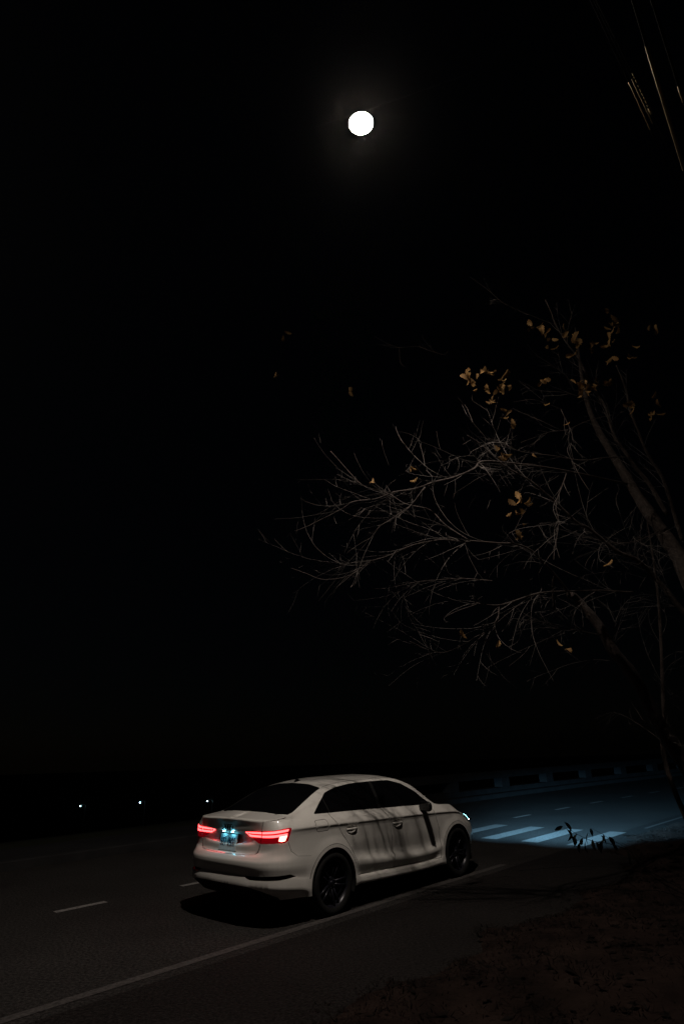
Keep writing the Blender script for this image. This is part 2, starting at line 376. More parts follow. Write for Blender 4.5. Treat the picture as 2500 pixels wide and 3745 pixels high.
#        RC          y.30         y.50         corner       x-.45        axle        x.6         x1.8         f.axle      f.corner     f           f.centre
RAILS = [
 [(.25, .17), (.25, .16), (.25, .15), (.25, .12), (.25, .06), (.25, .04), (.235, .03), (.205, .03), (.215, .05), (.20, .10), (.20, .12), (.20, .12)],
 [(.395, -.010), (.395, -.010), (.39, -.012), (.36, -.014), (.325, .0), (.30, .0), (.255, .004), (.225, .004), (.25, .0), (.25, .03), (.25, .05), (.25, .05)],
 [(.472, .010), (.472, .010), (.472, .008), (.47, -.004), (.42, .008), (.37, .012), (.315, .018), (.283, .018), (.33, .01), (.35, .03), (.35, .04), (.35, .04)],
 [(.495, .018), (.495, .017), (.495, .014), (.49, .002), (.45, .014), (.40, .018), (.335, .044), (.302, .044), (.37, .012), (.40, .02), (.40, .03), (.40, .03)],
 [(.582, -.004), (.582, -.004), (.578, -.006), (.57, -.014), (.55, .0), (.53, .0), (.47, .004), (.395, .004), (.48, .0), (.50, .0), (.50, .0), (.50, .0)],
 [(.625, .0), (.625, .0), (.625, -.002), (.63, -.008), (.62, .002), (.61, .002), (.55, .046), (.475, .046), (.56, .004), (.56, .005), (.56, .005), (.56, .005)],
 [(.665, .03), (.665, .03), (.67, .03), (.69, .02), (.71, .012), (.72, .012), (.70, .026), (.66, .026), (.68, .012), (.62, .015), (.62, .02), (.62, .02)],
 [(.695, .085), (.695, .085), (.70, .08), (.75, .03), (.79, .018), (.80, .018), (.79, .024), (.765, .024), (.76, .018), (.66, .03), (.66, .03), (.66, .03)],
 [(.775, .093), (.775, .093), (.79, .09), (.81, .03), (.84, .02), (.85, .020), (.83, .023), (.805, .023), (.79, .020), (.69, .045), (.69, .045), (.69, .045)],
 [(.792, .145), (.795, .138), (.81, .095), (.84, .03), (.87, .02), (.88, .021), (.86, .023), (.835, .023), (.81, .022), (.71, .06), (.71, .06), (.71, .06)],
 [(.893, .150), (.893, .142), (.90, .100), (.90, .033), (.905, .017), (.905, .017), (.89, .018), (.863, .018), (.83, .024), (.73, .075), (.73, .075), (.73, .075)],
 [(.905, .094), (.907, .094), (.925, .092), (.935, .032), (.935, .008), (.928, .008), (.912, .010), (.885, .010), (.85, .012), (.75, .09), (.75, .09), (.74, .09)],
 [(.985, .092), (.98, .092), (.97, .088), (.975, .055), (.98, .036), (.98, .040), (.96, .042), (.93, .042), (.89, .06), (.79, .15), (.78, .16), (.78, .16)],
 [(1.045, .081), (1.042, .081), (1.033, .080), (1.028, .09), (1.035, .090), (1.045, .100), (1.02, .100), (.985, .100), (.945, .14), (.84, .25), (.82, .27), (.82, .27)],
]
NT = len(RAILS) - 1
_rz = [Pchip(KS, [q[0] for q in r]) for r in RAILS]; _ri = [Pchip(KS, [q[1] for q in r]) for r in RAILS]
# greenhouse rails keyed on x
GX = [-.76, -.6, -.45, -.2, .05, .4, .8, 1.28, 1.54, 1.84, 2.12, 2.33]
_zt = Pchip(GX, [1.03, 1.088, 1.158, 1.262, 1.345, 1.402, 1.420, 1.421, 1.405, 1.325, 1.165, 1.01])
_zr = Pchip(GX, [1.025, 1.045, 1.082, 1.186, 1.283, 1.342, 1.358, 1.362, 1.350, 1.270, 1.110, .972])
_yr = Pchip(GX, [.70, .675, .655, .620, .590, .572, .568, .572, .585, .625, .675, .72])
NG = 6
AXLES = (0.0, 2.637); AXZ = .318; ARCH = .368
def rails_at(s):
    """(K,N,3) rail points for stations s"""
    s = np.asarray(s, float); bx = np.interp(s, _S, OUT[:, 0]); by = np.interp(s, _S, OUT[:, 1])
    tx = np.interp(s, _S, _tx); ty = np.interp(s, _S, _ty); l = np.hypot(tx, ty); tx, ty = tx / l, ty / l
    ix, iy = ty * 1.0, -tx * 1.0                      # inward normal
    P = []
    for k in range(NT + 1):
        z = _rz[k](s); i = _ri[k](s)
        P.append(np.stack([bx + ix * i, by + iy * i, z], -1))
    x = P[-1][:, 0]; yb = P[-1][:, 1]; zb = P[-1][:, 2]
    yr = np.minimum(_yr(x), yb - .01); zr = np.maximum(_zr(x), zb + .002); zt = np.maximum(_zt(x), zr + .004)
    for (a, bow) in ((.34, .016), (.70, .014)):
        P.append(np.stack([x, yb + (yr - yb) * a + bow * (zr - zb) / .3, zb + (zr - zb) * a], -1))
    P.append(np.stack([x, yr, zr], -1))
    for q in (.86, .5, 0.0):
        P.append(np.stack([x, yr * q, zt - (zt - zr) * q ** 2.4], -1))
    return np.stack(P)
def smap(s, t, push=0.0):
    """surface point (x, y outward, z); push > 0 moves inward"""
    s = np.atleast_1d(np.asarray(s, float)); t = np.atleast_1d(np.asarray(t, float))
    P = rails_at(s); K = P.shape[0]; idx = np.arange(len(s)); acc = 0
    for dt, w in ((-.10, .25), (0, .5), (.10, .25)):
        tt = np.clip(t + dt * np.clip(np.minimum(t, K - 1 - t) * 3, 0, 1), 0, K - 1); i = np.clip(tt.astype(int), 0, K - 2); f = (tt - i)[:, None]
        acc = acc + w * (P[i, idx] * (1 - f) + P[i + 1, idx] * f)
    # wheel-arch flare and door-handle scoops
    y = acc[:, 1].copy()
    for ax in AXLES:
        r = np.hypot(acc[:, 0] - ax, acc[:, 2] - AXZ); w = np.clip((.50 - r) / .12, 0, 1); w = w * w * (3 - 2 * w)
        full = np.interp(acc[:, 0], OUT[_sidemask, 0], OUT[_sidemask, 1])
        y = np.where((t < NT) & (np.abs(acc[:, 0] - ax) < .52), y + (full + .004 - y) * w * .8, y)
    for hx, hz in HANDLES:
        q = ((acc[:, 0] - hx) / .105) ** 2 + ((acc[:, 2] - hz + .004) / .052) ** 2
        y = y - .026 * np.clip(1 - q, 0, 1) ** .8 * (t < NT)
    acc[:, 1] = y
    if push:
        sx = np.interp(s, _S, _ty); sy = -np.interp(s, _S, _tx); l = np.hypot(sx, sy)
        k = np.where(t > NT + 2, 0.25, 1.0)
        acc[:, 0] += sx / l * push * k; acc[:, 1] += sy / l * push * k
        acc[:, 2] -= np.where(t > NT, push * .8, 0)
    return acc
HANDLES = [(.345, .842), (1.262, .822)]
# domain height coordinate: metric at the doors
_ref = rails_at(np.array([s_x(.8)]))[:, 0, :]
WK = np.concatenate([[0], np.cumsum(np.maximum(.012, np.linalg.norm(np.diff(_ref, axis=0), axis=1)))])
def w_of_t(t): return np.interp(t, np.arange(len(WK)), WK)
def t_of_w(w): return np.interp(w, WK, np.arange(len(WK)))
_tt = np.linspace(0, NT + NG, 400)
def t_of_z(s, z):
    p = smap(np.full(400, s), _tt); zz = np.maximum.accumulate(p[:, 2] + _tt * 1e-6); return float(np.interp(z, zz, _tt))
def t_of_y(s, y):
    tg = np.linspace(NT, NT + NG, 200); p = smap(np.full(200, s), tg); return float(np.interp(-y, np.maximum.accumulate(-p[:, 1]), tg))
def dens(P, d=.03):
    out = []
    for a, b in zip(P[:-1], P[1:]):
        n = max(1, int(math.hypot(b[0] - a[0], b[1] - a[1]) / d)); out += [(a[0] + (b[0] - a[0]) * i / n, a[1] + (b[1] - a[1]) * i / n) for i in range(n)]
    return out + [P[-1]]
def rounded(P, r=.03, n=4, closed=True):
    out = []; N = len(P)
    for i in range(N):
        if not closed and i in (0, N - 1): out.append(P[i]); continue
        a, b, c = (Vector((*P[(i + k) % N],)) for k in (-1, 0, 1)); da = (a - b); dc = (c - b)
        q = min(r, da.length * .45, dc.length * .45); p0 = b + da.normalized() * q; p1 = b + dc.normalized() * q
        for k in range(n + 1):
            t = k / n; v = p0 * (1 - t) ** 2 + b * 2 * t * (1 - t) + p1 * t * t; out.append((v.x, v.y))
    return out
def D_side(P):                 # (x,z) -> domain
    return [(float(s_x(x)), float(w_of_t(t_of_z(float(s_x(x)), z)))) for x, z in dens(P)]
def D_rear(P):                 # (y,z)
    return [(float(s_y(y)), float(w_of_t(t_of_z(float(s_y(y)), z)))) for y, z in dens(P)]
def D_sz(P):
    return [(s, float(w_of_t(t_of_z(s, z)))) for s, z in dens(P)]
def D_top(P):                  # (x,y) on the greenhouse
    o = []
    for x, y in dens(P):
        sv = np.linspace(s_x(-.80), s_x(2.4), 300); xx = smap(sv, np.full(300, NT + 3.0))[:, 0]
        s = float(np.interp(x, xx, sv)); o.append((s, float(w_of_t(t_of_y(s, y)))))
    return o
def inpoly(P, x, y):
    P = np.asarray(P); x = np.asarray(x); y = np.asarray(y); c = np.zeros(x.shape, bool); j = len(P) - 1
    for i in range(len(P)):
        xi, yi = P[i]; xj, yj = P[j]
        c ^= ((yi > y) != (yj > y)) & (x < (xj - xi) * (y - yi) / (yj - yi + 1e-12) + xi); j = i
    return c
def pdist(P, x, y):
    P = np.asarray(P); d = np.full(x.shape, 9.)
    for a, b in zip(P[:-1], P[1:]):
        v = b - a; L2 = v @ v + 1e-12; t = np.clip(((x - a[0]) * v[0] + (y - a[1]) * v[1]) / L2, 0, 1)
        d = np.minimum(d, np.hypot(x - a[0] - t * v[0], y - a[1] - t * v[1]))
    return d
def offset(P, h):
    P = np.asarray(P); t = np.gradient(P, axis=0); t /= np.linalg.norm(t, axis=1)[:, None] + 1e-9
    return P + np.stack([-t[:, 1], t[:, 0]], -1) * h

# ---- feature outlines on the right half
def beltx(x, dz=0.0):
    return float(smap([s_x(x)], [NT])[0, 2]) + dz
dlo_xz = rounded([(-.235, beltx(-.2) + .012), (-.02, 1.180), (.12, 1.262), (.33, 1.312), (.62, 1.338), (1.0, 1.345), (1.42, 1.340), (1.66, 1.285), (1.91, 1.165), (2.11, 1.020), (2.12, beltx(2.12) + .010),
                  (1.5, beltx(1.5) + .010), (1.0, beltx(1.0) + .010), (.5, beltx(.5) + .010)], .03)
P_dlo = D_side(dlo_xz + [dlo_xz[0]])
P_back = D_top([(-.66, 0), (-.63, .40), (-.52, .64), (-.46, .643), (-.25, .607), (.0, .567), (.10, .545), (.13, .52), (.150, .30), (.155, 0)])
P_wind = D_top([(1.56, 0), (1.56, .40), (1.58, .50), (1.61, .535), (1.85, .585), (2.12, .64), (2.27, .67), (2.31, 0)])
P_light = D_rear([(.285, .908), (.50, .922)]) + D_sz([(float(s_y(.50)), .922), (float(s_x(-.83)), .936), (float(s_x(-.655)), .955), (float(s_x(-.63)), .945), (float(s_x(-.675)), .825), (float(s_x(-.71)), .808), (float(s_x(-.80)), .806), (float(s_y(.60)), .800)]) + D_rear([(.60, .800), (.55, .802), (.44, .852), (.34, .876), (.285, .908)])
P_diff = D_rear([(0, .393), (.48, .388)]) + D_sz([(float(s_y(.48)), .388), (float(s_y(.62)), .36), (float(s_x(-.78)), .28), (float(s_x(-.74)), .252)])
P_vent = D_sz([(float(s_y(.42)), .488), (float(s_y(.60)), .492), (float(s_x(-.66)), .500), (float(s_x(-.58)), .470), (float(s_x(-.78)), .455), (float(s_y(.50)), .455), (float(s_y(.44)), .468)])
P_head = D_sz([(float(s_x(2.99)), .742), (float(s_x(3.10)), .765), (float(s_x(3.28)), .745), (SMAX - .42, .72), (SMAX - .40, .66), (float(s_x(3.34)), .625), (float(s_x(3.12)), .66)])
P_grille = D_sz([(SMAX - .33, .70), (SMAX, .70), (SMAX, .33), (SMAX - .22, .33)])
P_fuel = D_side(rounded([(-.285, .992), (-.09, .992), (-.065, .875), (-.265, .872)], .035)); P_fuel.append(P_fuel[0])
def arch_line(ax, r, z0):
    a0 = math.asin(max(-1, (z0 - AXZ) / r)); return D_side([(ax + r * math.cos(a), AXZ + r * math.sin(a)) for a in np.linspace(math.pi - a0, a0, 40)])
_bot = .20
g_dr = [(.0, beltx(0) + .004), (.02, 1.0), (.075, .93), (.17, .80), (.262, .70), (.345, .60), (.40, .50), (.42, .42), (.425, .345)]
g_bp = [(1.03, beltx(1.03) + .004), (1.06, .93), (1.10, .80), (1.13, .68), (1.145, .50), (1.15, .32)]
g_fr = [(2.08, beltx(2.08) + .004), (2.10, .93), (2.15, .80), (2.20, .66), (2.20, .45), (2.185, .305)]
g_sill = [(.425, .341), (.8, .331), (1.15, .322), (1.7, .312), (2.185, .302)]
g_bump = [(-.675, .815), (-.64, .72), (-.56, .665), (-.365, .645)]
g_fb = [(3.10, .66), (3.02, .62), (2.98, .55)]
g_lid = rounded([(.620, 1.02), (.605, .95), (.590, .80), (.545, .693), (.40, .684), (0, .676)], .05, closed=False)
GAPS = [D_side(g_dr), D_side(g_bp), D_side(g_fr), D_side(g_sill), D_side(g_bump), D_side(g_fb), D_rear(g_lid), P_fuel, arch_line(0, .405, .42), arch_line(2.637, .405, .45)]
GW = [.0034] * 4 + [.0022, .003] + [.0045, .0030, .0032, .0032]
P_roof = D_top([(.16, .530), (.4, .523), (.8, .52), (1.2, .527), (1.59, .545)])
GAPS.append(P_roof); GW.append(.004)
P_bpillar = D_side([(1.0, beltx(1.0) + .008), (1.02, 1.20), (1.035, 1.345)]); P_quart = D_side([(.035, beltx(.03) + .008), (.035, 1.20), (.035, 1.24)])

def make_skin():
    w_nt = float(w_of_t(NT)); w_top = float(w_of_t(NT + NG)); sa, sb = float(s_x(-.60)), float(s_x(2.37))
    pts = []; edges = []
    def addline(P, closed=False):
        b = len(pts); pts.extend([Vector((min(max(float(a), 0.0), SMAX), min(max(float(c), 0.0), w_top))) for a, c in P]); n = len(P)
        edges.extend([(b + i, b + i + 1) for i in range(n - 1)])
        if closed: edges.append((b + n - 1, b))
    tl = []
    for k in range(NT + NG):
        m_ = 3 if k < NT else 4
        tl += [k + j / m_ for j in range(m_)]
    tl.append(NT + NG)
    ss = np.linspace(0, SMAX, 200)
    for t in tl:
        w = float(w_of_t(t))
        for j, s in enumerate(ss):
            if t > NT and not (sa < s < sb): continue
            edge = j in (0, len(ss) - 1) or t in (0, NT, NT + NG)
            js = 0 if edge else (.2 if (int(t * 12) + j) % 2 else -.2) * (ss[1] - ss[0])
            pts.append(Vector((s + js, w)))
    for hx, hz in HANDLES:                      # finer net round the door handles
        s0 = float(s_x(hx)); w0 = float(w_of_t(t_of_z(s0, hz)))
        for a in np.linspace(-.11, .11, 20):
            for b in np.linspace(-.06, .06, 13): pts.append(Vector((s0 + a, w0 + b)))
    addline([(s, w_nt) for s in ss]); addline([(sa, w_nt), (sa, w_top)]); addline([(sb, w_nt), (sb, w_top)])
    for P in (P_dlo, P_back, P_wind, P_light, P_diff, P_vent, P_head, P_grille):
        addline(P, True)
    for ax in AXLES: addline(arch_line(ax, ARCH, _bot))
    for P, g in zip(GAPS, GW): addline(offset(P, g)); addline(offset(P, -g))
    for P in (P_bpillar, P_quart): addline(offset(P, .028 if P is P_bpillar else .008)); addline(offset(P, -.028 if P is P_bpillar else -.008))
    vo, _, fo, *_r = delaunay_2d_cdt(pts, edges, [], 0, 1e-5)
    V = np.array([(v.x, v.y) for v in vo]); Fc = np.array([tuple(f) for f in fo if len(f) == 3])
    C = V[Fc].mean(1); s, w = C[:, 0], C[:, 1]; t = t_of_w(w); X = smap(s, t); x, y, z = X.T
    lab = np.full(len(Fc), 'body_shell', dtype=object)
    sd = (x > -.5) & (x < 3.0)
    # body panels
    xr = np.interp(z, *[np.array(q) for q in zip(*sorted([(b, a) for a, b in g_dr]))]); xb = np.interp(z, *[np.array(q) for q in zip(*sorted([(b, a) for a, b in g_bp]))]); xf = np.interp(z, *[np.array(q) for q in zip(*sorted([(b, a) for a, b in g_fr]))])
    zs = np.interp(x, [q[0] for q in g_sill], [q[1] for q in g_sill])
    low = (t < NT + .05) & (x > -.1) & (x < 2.4) & (z > zs)
    lab[low & (x > xr) & (x < xb)] = 'rear_door'; lab[low & (x > xb) & (x < xf)] = 'front_door'
    lab[(t < NT) & (x > .40) & (x < 2.22) & (z <= zs)] = 'side_sill'
    fr = (t < NT) & (x >= np.where(z > .31, xf, 2.2)) & (x > 1.9); lab[fr] = 'front_wing'
    xfb = np.interp(z, [.3, .55, .62, .66], [2.97, 2.98, 3.02, 3.10]); lab[(t < NT) & (x > xfb)] = 'front_bumper'
    # rear
    zbp = np.interp(x, [-.675, -.64, -.56, -.365], [.815, .72, .665, .645])
    rearb = (t < NT) & (x < -.33) & (z < zbp); lab[rearb] = 'rear_bumper'
    ylid = np.interp(z, *[np.array(q) for q in zip(*sorted([(b, a) for a, b in g_lid]))])
    lidm = (t < NT) & (x < -.7) & (y < ylid) & (z > np.interp(y, [0, .4, .545], [.676, .684, .693])); lab[lidm] = 'trunk_lid'
    lab[(t < NT) & (x < -.70) & (y >= ylid) & (z < .80)] = 'rear_bumper'
    # greenhouse
    g = t > NT
    yroof = np.interp(x, [.06, .4, .8, 1.2, 1.4], [.535, .523, .52, .527, .54])
    lab[g & (y < yroof) & (x > .14) & (x < 1.62)] = 'roof'
    for P, nm in ((P_diff + [(float(P_diff[-1][0]), -1.0), (-.01, -1.0)], 'diffuser'), (P_vent, 'bumper_vent'), (P_light, 'tail_light'), (P_head, 'headlight'), (P_grille + [], 'grille'), (P_fuel, 'fuel_door')):
        lab[inpoly(P, s, w)] = nm
    ib = inpoly(P_dlo, s, w)
    lab[ib & (x > xb)] = 'front_side_window'; lab[ib & (x <= 1.03)] = 'rear_side_window'; lab[ib & (x > 1.03)] = 'front_side_window'; lab[ib & (x < .035)] = 'quarter_window'
    lab[ib & (pdist(P_bpillar, s, w) < .0281)] = 'pillar_trim'; lab[ib & (pdist(P_quart, s, w) < .0081)] = 'window_divider'
    lab[g & inpoly(P_back, s, w)] = 'rear_window'; lab[g & inpoly(P_wind, s, w)] = 'windscreen'
    for P, gw in zip(GAPS, GW):
        lab[(pdist(P, s, w) < gw * 1.03) & ~np.isin(lab, ['rear_side_window', 'front_side_window', 'quarter_window', 'rear_window', 'windscreen'])] = 'gap'
    lab[(pdist(GAPS[6], s, w) < GW[6] * 1.03) & (t < NT)] = 'gap'
    # holes
    for ax in AXLES: lab[(t < NT) & (np.hypot(x - ax, z - AXZ) < ARCH - .0005) & (np.abs(y) > .5) | (t < NT) & (np.abs(x - ax) < ARCH * .94) & (z < .262)] = 'none'
    lab[(t > NT) & ((s < sa) | (s > sb))] = 'none'
    return V, Fc, lab
SV, SF, SL = make_skin()
PARTS = {}                                   # label -> list of (verts right-handed as y outward, faces)
ST = t_of_w(SV[:, 1])
for nm in sorted(set(SL) - {'none'}):
    f = SF[SL == nm]; ids, inv = np.unique(f, return_inverse=True)
    P = smap(SV[ids, 0], ST[ids], {'gap': .008, 'bumper_vent': .030, 'pillar_trim': .001, 'window_divider': .001}.get(nm, 0.0) + (.002 if 'window' in nm or nm == 'windscreen' else 0))
    PARTS.setdefault(nm, []).append((P, inv.reshape(f.shape)))

# ---- boot-lid top and bonnet: membranes stretched between the rail line and the greenhouse
def membrane(bound, inner, fixed, dx=.035, crown=0.0):
    """bound: ordered (x,y,z) right half from centre to centre; returns verts, faces for the right half"""
    b2 = [Vector((p[0], p[1])) for p in bound]; n = len(b2); pts = list(b2); edges = [(i, (i + 1) % n) for i in range(n)]
    xs = [p[0] for p in bound]; ys = [p[1] for p in bound]; poly = [(p.x, p.y) for p in b2]
    for i, x in enumerate(np.arange(min(xs) + .01, max(xs), dx)):
        for y in np.arange(.0, max(ys), dx):
            if inpoly(poly, np.array([x]), np.array([max(y, .001)]))[0] and min(pdist(np.array(poly), np.array([x]), np.array([y]))) > .012: pts.append(Vector((x, y)))
    FX = np.array(fixed)
    for P in inner + [[(q[0], q[1]) for q in fixed]]:
        k = len(pts); pts += [Vector(q) for q in P]; edges += [(k + i, k + i + 1) for i in range(len(P) - 1)]
    vo, eo, fo, *_ = delaunay_2d_cdt(pts, edges, [], 0, 1e-5)
    V = np.array([(v.x, v.y) for v in vo]); Fc = np.array([tuple(f) for f in fo if len(f) == 3])
    C = V[Fc].mean(1); Fc = Fc[inpoly(poly, C[:, 0], C[:, 1])]
    B = np.array([(p[0], p[1], p[2]) for p in bound]); Z = np.zeros(len(V)); fix = np.zeros(len(V), bool)
    for i, v in enumerate(V):
        d = np.hypot(B[:, 0] - v[0], B[:, 1] - v[1]); j = d.argmin()
        if d[j] < 1e-4: Z[i] = B[j, 2]; fix[i] = True
        else:
            q = 1 / (d + .02) ** 2; Z[i] = (q * B[:, 2]).sum() / q.sum()
        if len(fixed):
            d = np.hypot(FX[:, 0] - v[0], FX[:, 1] - v[1]); j = d.argmin()
            if d[j] < 1e-4: Z[i] = FX[j, 2]; fix[i] = True
    E = np.unique(np.sort(np.vstack([Fc[:, [0, 1]], Fc[:, [1, 2]], Fc[:, [2, 0]]]), axis=1), axis=0)
    E = E[~((V[E[:, 0], 1] < 1e-5) & (V[E[:, 1], 1] < 1e-5))]
    for it in range(400):
        a = np.zeros(len(V)); c = np.zeros(len(V))
        np.add.at(a, E[:, 0], Z[E[:, 1]]); np.add.at(c, E[:, 0], 1); np.add.at(a, E[:, 1], Z[E[:, 0]]); np.add.at(c, E[:, 1], 1)
        Z = np.where(fix | (c == 0), Z, a / np.maximum(c, 1) + crown)
    for i in np.where((V[:, 1] < 1e-5) & ~fix)[0]:                 # flat across the centre line
        q = (V[:, 1] > .02) & (V[:, 1] < .055); j = np.where(q)[0][np.abs(V[q, 0] - V[i, 0]).argmin()]; Z[i] = Z[j] + .0002
    return np.column_stack([V, Z]), Fc
railNT = smap(np.linspace(0, SMAX, 200), np.full(200, float(NT)))
rb = [p for p in railNT if p[0] < -.18 and p[0] < 1]; rb = rb + [np.array([rb[-1][0], 0, 1.10])]
g_deck = [(-.885, .632), (-.82, .665), (-.72, .690), (-.62, .694), (-.53, .672), (-.45, .64)]
gd = np.array(dens(g_deck, .03))
V, Fc = membrane(rb, [offset(gd, .004), offset(gd, -.004)], [(-.60 + .11 * (y / .6) ** 2.5, y, 1.086 - .010 * (y / .6) ** 2) for y in np.arange(0, .631, .03)], crown=.00002)
C = V[Fc].mean(1); dg = pdist(gd, C[:, 0], C[:, 1]); yl = np.interp(C[:, 0], gd[:, 0], gd[:, 1])
for nm, msk in (('gap', dg < .00405), ('trunk_lid', (dg >= .00405) & (C[:, 1] < yl)), ('body_shell', (dg >= .00405) & (C[:, 1] >= yl))):
    f = Fc[msk]
    if len(f):
        ids, inv = np.unique(f, return_inverse=True); P = V[ids].copy()
        if nm == 'gap': P[:, 2] -= .007
        PARTS.setdefault(nm, []).append((P, inv.reshape(f.shape)))
rf = [p for p in railNT if p[0] > 1.95]; rf = [np.array([rf[0][0], 0, 1.0])] + rf
V, Fc = membrane(rf, [], [(2.25 + .0 * y, y, 1.0 - .03 * (y / .6) ** 2) for y in np.arange(0, .631, .03)] + [(2.7, y, .965 - .05 * (y / .6) ** 2) for y in np.arange(0.63, -.001, -.03)] + [(3.15, y, .905 - .06 * (y / .5) ** 2) for y in np.arange(0.0, .5, .03)], crown=.00002)
PARTS.setdefault('bonnet', []).append((V, Fc))

def car_mesh(name, chunks, side):
    """side -1: right, +1: left, 0: both halves in one mesh"""
    vs_, fs_ = [], []
    for P, F in chunks:
        for sg in ((-1, 1) if side == 0 else (side,)):
            b = len(vs_)
            vs_ += [(p[0], p[1] * sg, p[2]) for p in P]
            fs_ += [tuple(int(i) + b for i in (f if sg > 0 else f[::-1])) for f in F]
    me = bpy.data.meshes.new(name); me.from_pydata(vs_, [], fs_)
    bm = bmesh.new(); bm.from_mesh(me); bmesh.ops.remove_doubles(bm, verts=bm.verts, dist=.0004)
    bmesh.ops.recalc_face_normals(bm, faces=bm.faces); bm.to_mesh(me); bm.free(); me.shade_smooth(); me.update(); return me
CENTRE = {'body_shell': 'paint_white', 'rear_bumper': 'paint_white', 'front_bumper': 'paint_white', 'trunk_lid': 'paint_white', 'roof': 'paint_white', 'bonnet': 'paint_white',
          'rear_window': 'glass', 'windscreen': 'glass', 'diffuser': 'matte_black', 'grille': 'matte_black', 'gap': 'gap'}
SIDE = {'rear_door': 'paint_white', 'front_door': 'paint_white', 'side_sill': 'paint_white', 'front_wing': 'paint_white', 'tail_light': 'red_lens', 'headlight': 'lamp_clear', 'bumper_vent': 'gap',
        'front_side_window': 'glass', 'rear_side_window': 'glass', 'quarter_window': 'glass', 'pillar_trim': 'matte_black', 'window_divider': 'matte_black', 'fuel_door': 'paint_white'}
RENAME = {'gap': 'panel_seam', 'bumper_vent': 'bumper_vent'}
CO = {}
for nm, chunks in PARTS.items():
    if nm in CENTRE:
        CO[nm] = link(RENAME.get(nm, nm), car_mesh(nm, chunks, 0), M[CENTRE[nm]], CAR)
    elif nm in SIDE:
        for sg in (-1, 1):
            if nm == 'fuel_door' and sg > 0:
                link('quarter_panel_patch', car_mesh(nm, chunks, sg), M['paint_white'], CO['body_shell']) if 'body_shell' in CO else None
                continue
            CO[nm, sg] = link(RENAME.get(nm, nm), car_mesh(nm, chunks, sg), M[SIDE[nm]], CAR)
# windows belong to the doors
for sg in (-1, 1):
    CO['front_side_window', sg].parent = CO['front_door', sg]; CO['rear_side_window', sg].parent = CO['rear_door', sg]

# thin raised patches that follow the skin
def patch(name, P, out, m, parent, sg, res=.02):
    pts = [Vector((float(a), float(b))) for a, b in P]; n = len(pts); ed = [(i, (i + 1) % n) for i in range(n)]
    xs = [q.x for q in pts]; ys = [q.y for q in pts]
    for a in np.arange(min(xs), max(xs), res):
        for b in np.arange(min(ys), max(ys), res):
            if inpoly(P, np.array([a]), np.array([b]))[0] and pdist(np.array(P + [P[0]]), np.array([a]), np.array([b]))[0] > .004: pts.append(Vector((a, b)))
    vo, _, fo, *_r = delaunay_2d_cdt(pts, ed, [], 1, 1e-6)
    V = np.array([(v.x, v.y) for v in vo]); X = smap(V[:, 0], t_of_w(V[:, 1]), -out)
    F = [tuple(f) for f in fo]
    # give the patch thickness: rim down to the skin
    X0 = smap(V[:, 0], t_of_w(V[:, 1]), .002); nv = len(V)
    from collections import Counter
    cnt = Counter(tuple(sorted((f[i], f[(i + 1) % len(f)]))) for f in F for i in range(len(f)))
    rim = [(a, b) for (a, b), c in cnt.items() if c == 1]
    F2 = F + [(a, b, b + nv, a + nv) for a, b in rim]
    XX = np.vstack([X, X0])
    me = bpy.data.meshes.new(name); me.from_pydata([(p[0], p[1] * sg, p[2]) for p in XX], [], F2)
    bm = bmesh.new(); bm.from_mesh(me); bmesh.ops.recalc_face_normals(bm, faces=bm.faces); bm.to_mesh(me); bm.free(); me.update()
    return link(name, me, m, parent)
def ss_(y): return float(s_y(y))
LX = lambda x: float(s_x(x))
bars_sz = [  # (material, outline in (s, z))
 ('red_bar', [(ss_(.300), .899), (ss_(.322), .907), (ss_(.600), .916), (ss_(.600), .898), (ss_(.345), .892)]),
 ('red_bar', [(ss_(.300), .899), (ss_(.345), .892), (ss_(.400), .880), (ss_(.598), .882), (ss_(.596), .863), (ss_(.392), .862)]),
 ('red_bar', [(ss_(.622), .917), (LX(-.83), .926), (LX(-.672), .941), (LX(-.680), .920), (LX(-.83), .904), (ss_(.620), .898)]),
 ('red_bar', [(ss_(.618), .882), (LX(-.83), .888), (LX(-.685), .900), (LX(-.692), .878), (LX(-.83), .866), (ss_(.616), .863)]),
 ('red_bar_hot', [(LX(-.775), .870), (LX(-.690), .880), (LX(-.716), .826), (LX(-.755), .822), (LX(-.786), .828)]),
]
for sg in (-1, 1):
    for mn, sz in bars_sz:
        P = D_sz(sz + [sz[0]])[:-1]
        patch('light_bar', P, .007, M[mn], CO['tail_light', sg], sg)
    P = D_sz([(LX(3.20), .765), (LX(3.26), .72), (LX(3.315), .640), (LX(3.322), .640), (LX(3.272), .73), (LX(3.215), .767), (LX(3.20), .765)])[:-1]
    patch('daytime_running_light', P, .006, M['drl'], CO['headlight', sg], sg)

# spoiler lip, plate, badge, lamps on the boot lid
rx = lambda y, z, push=0.0: smap([ss_(abs(y))], [t_of_z(ss_(abs(y)), z)], push)[0]
rot_rear = Matrix.Rotation(0, 3, 'X')
pz = .780; px = float(rx(0, .80)[0]) - .012
plate_root = CO['trunk_lid']
mb = MB(); mb.box((px, 0, pz), (.016, .345, .190)); pf = mb.build('plate_frame', M['matte_black'], plate_root)
mb = MB(); mb.box((px - .011, 0, pz + .006), (.006, .320, .165)); pl = mb.build('number_plate', M['plate'], plate_root)
def text_mesh(txt, size):
    cu = bpy.data.curves.new('plate_text', 'FONT'); cu.body = txt; cu.size = size; cu.extrude = .0025; cu.align_x = 'CENTER'; cu.align_y = 'CENTER'
    o = bpy.data.objects.new('plate_text', cu); col.objects.link(o)
    dg_ = bpy.context.evaluated_depsgraph_get(); me = bpy.data.meshes.new_from_object(o.evaluated_get(dg_)); bpy.data.objects.remove(o); return me
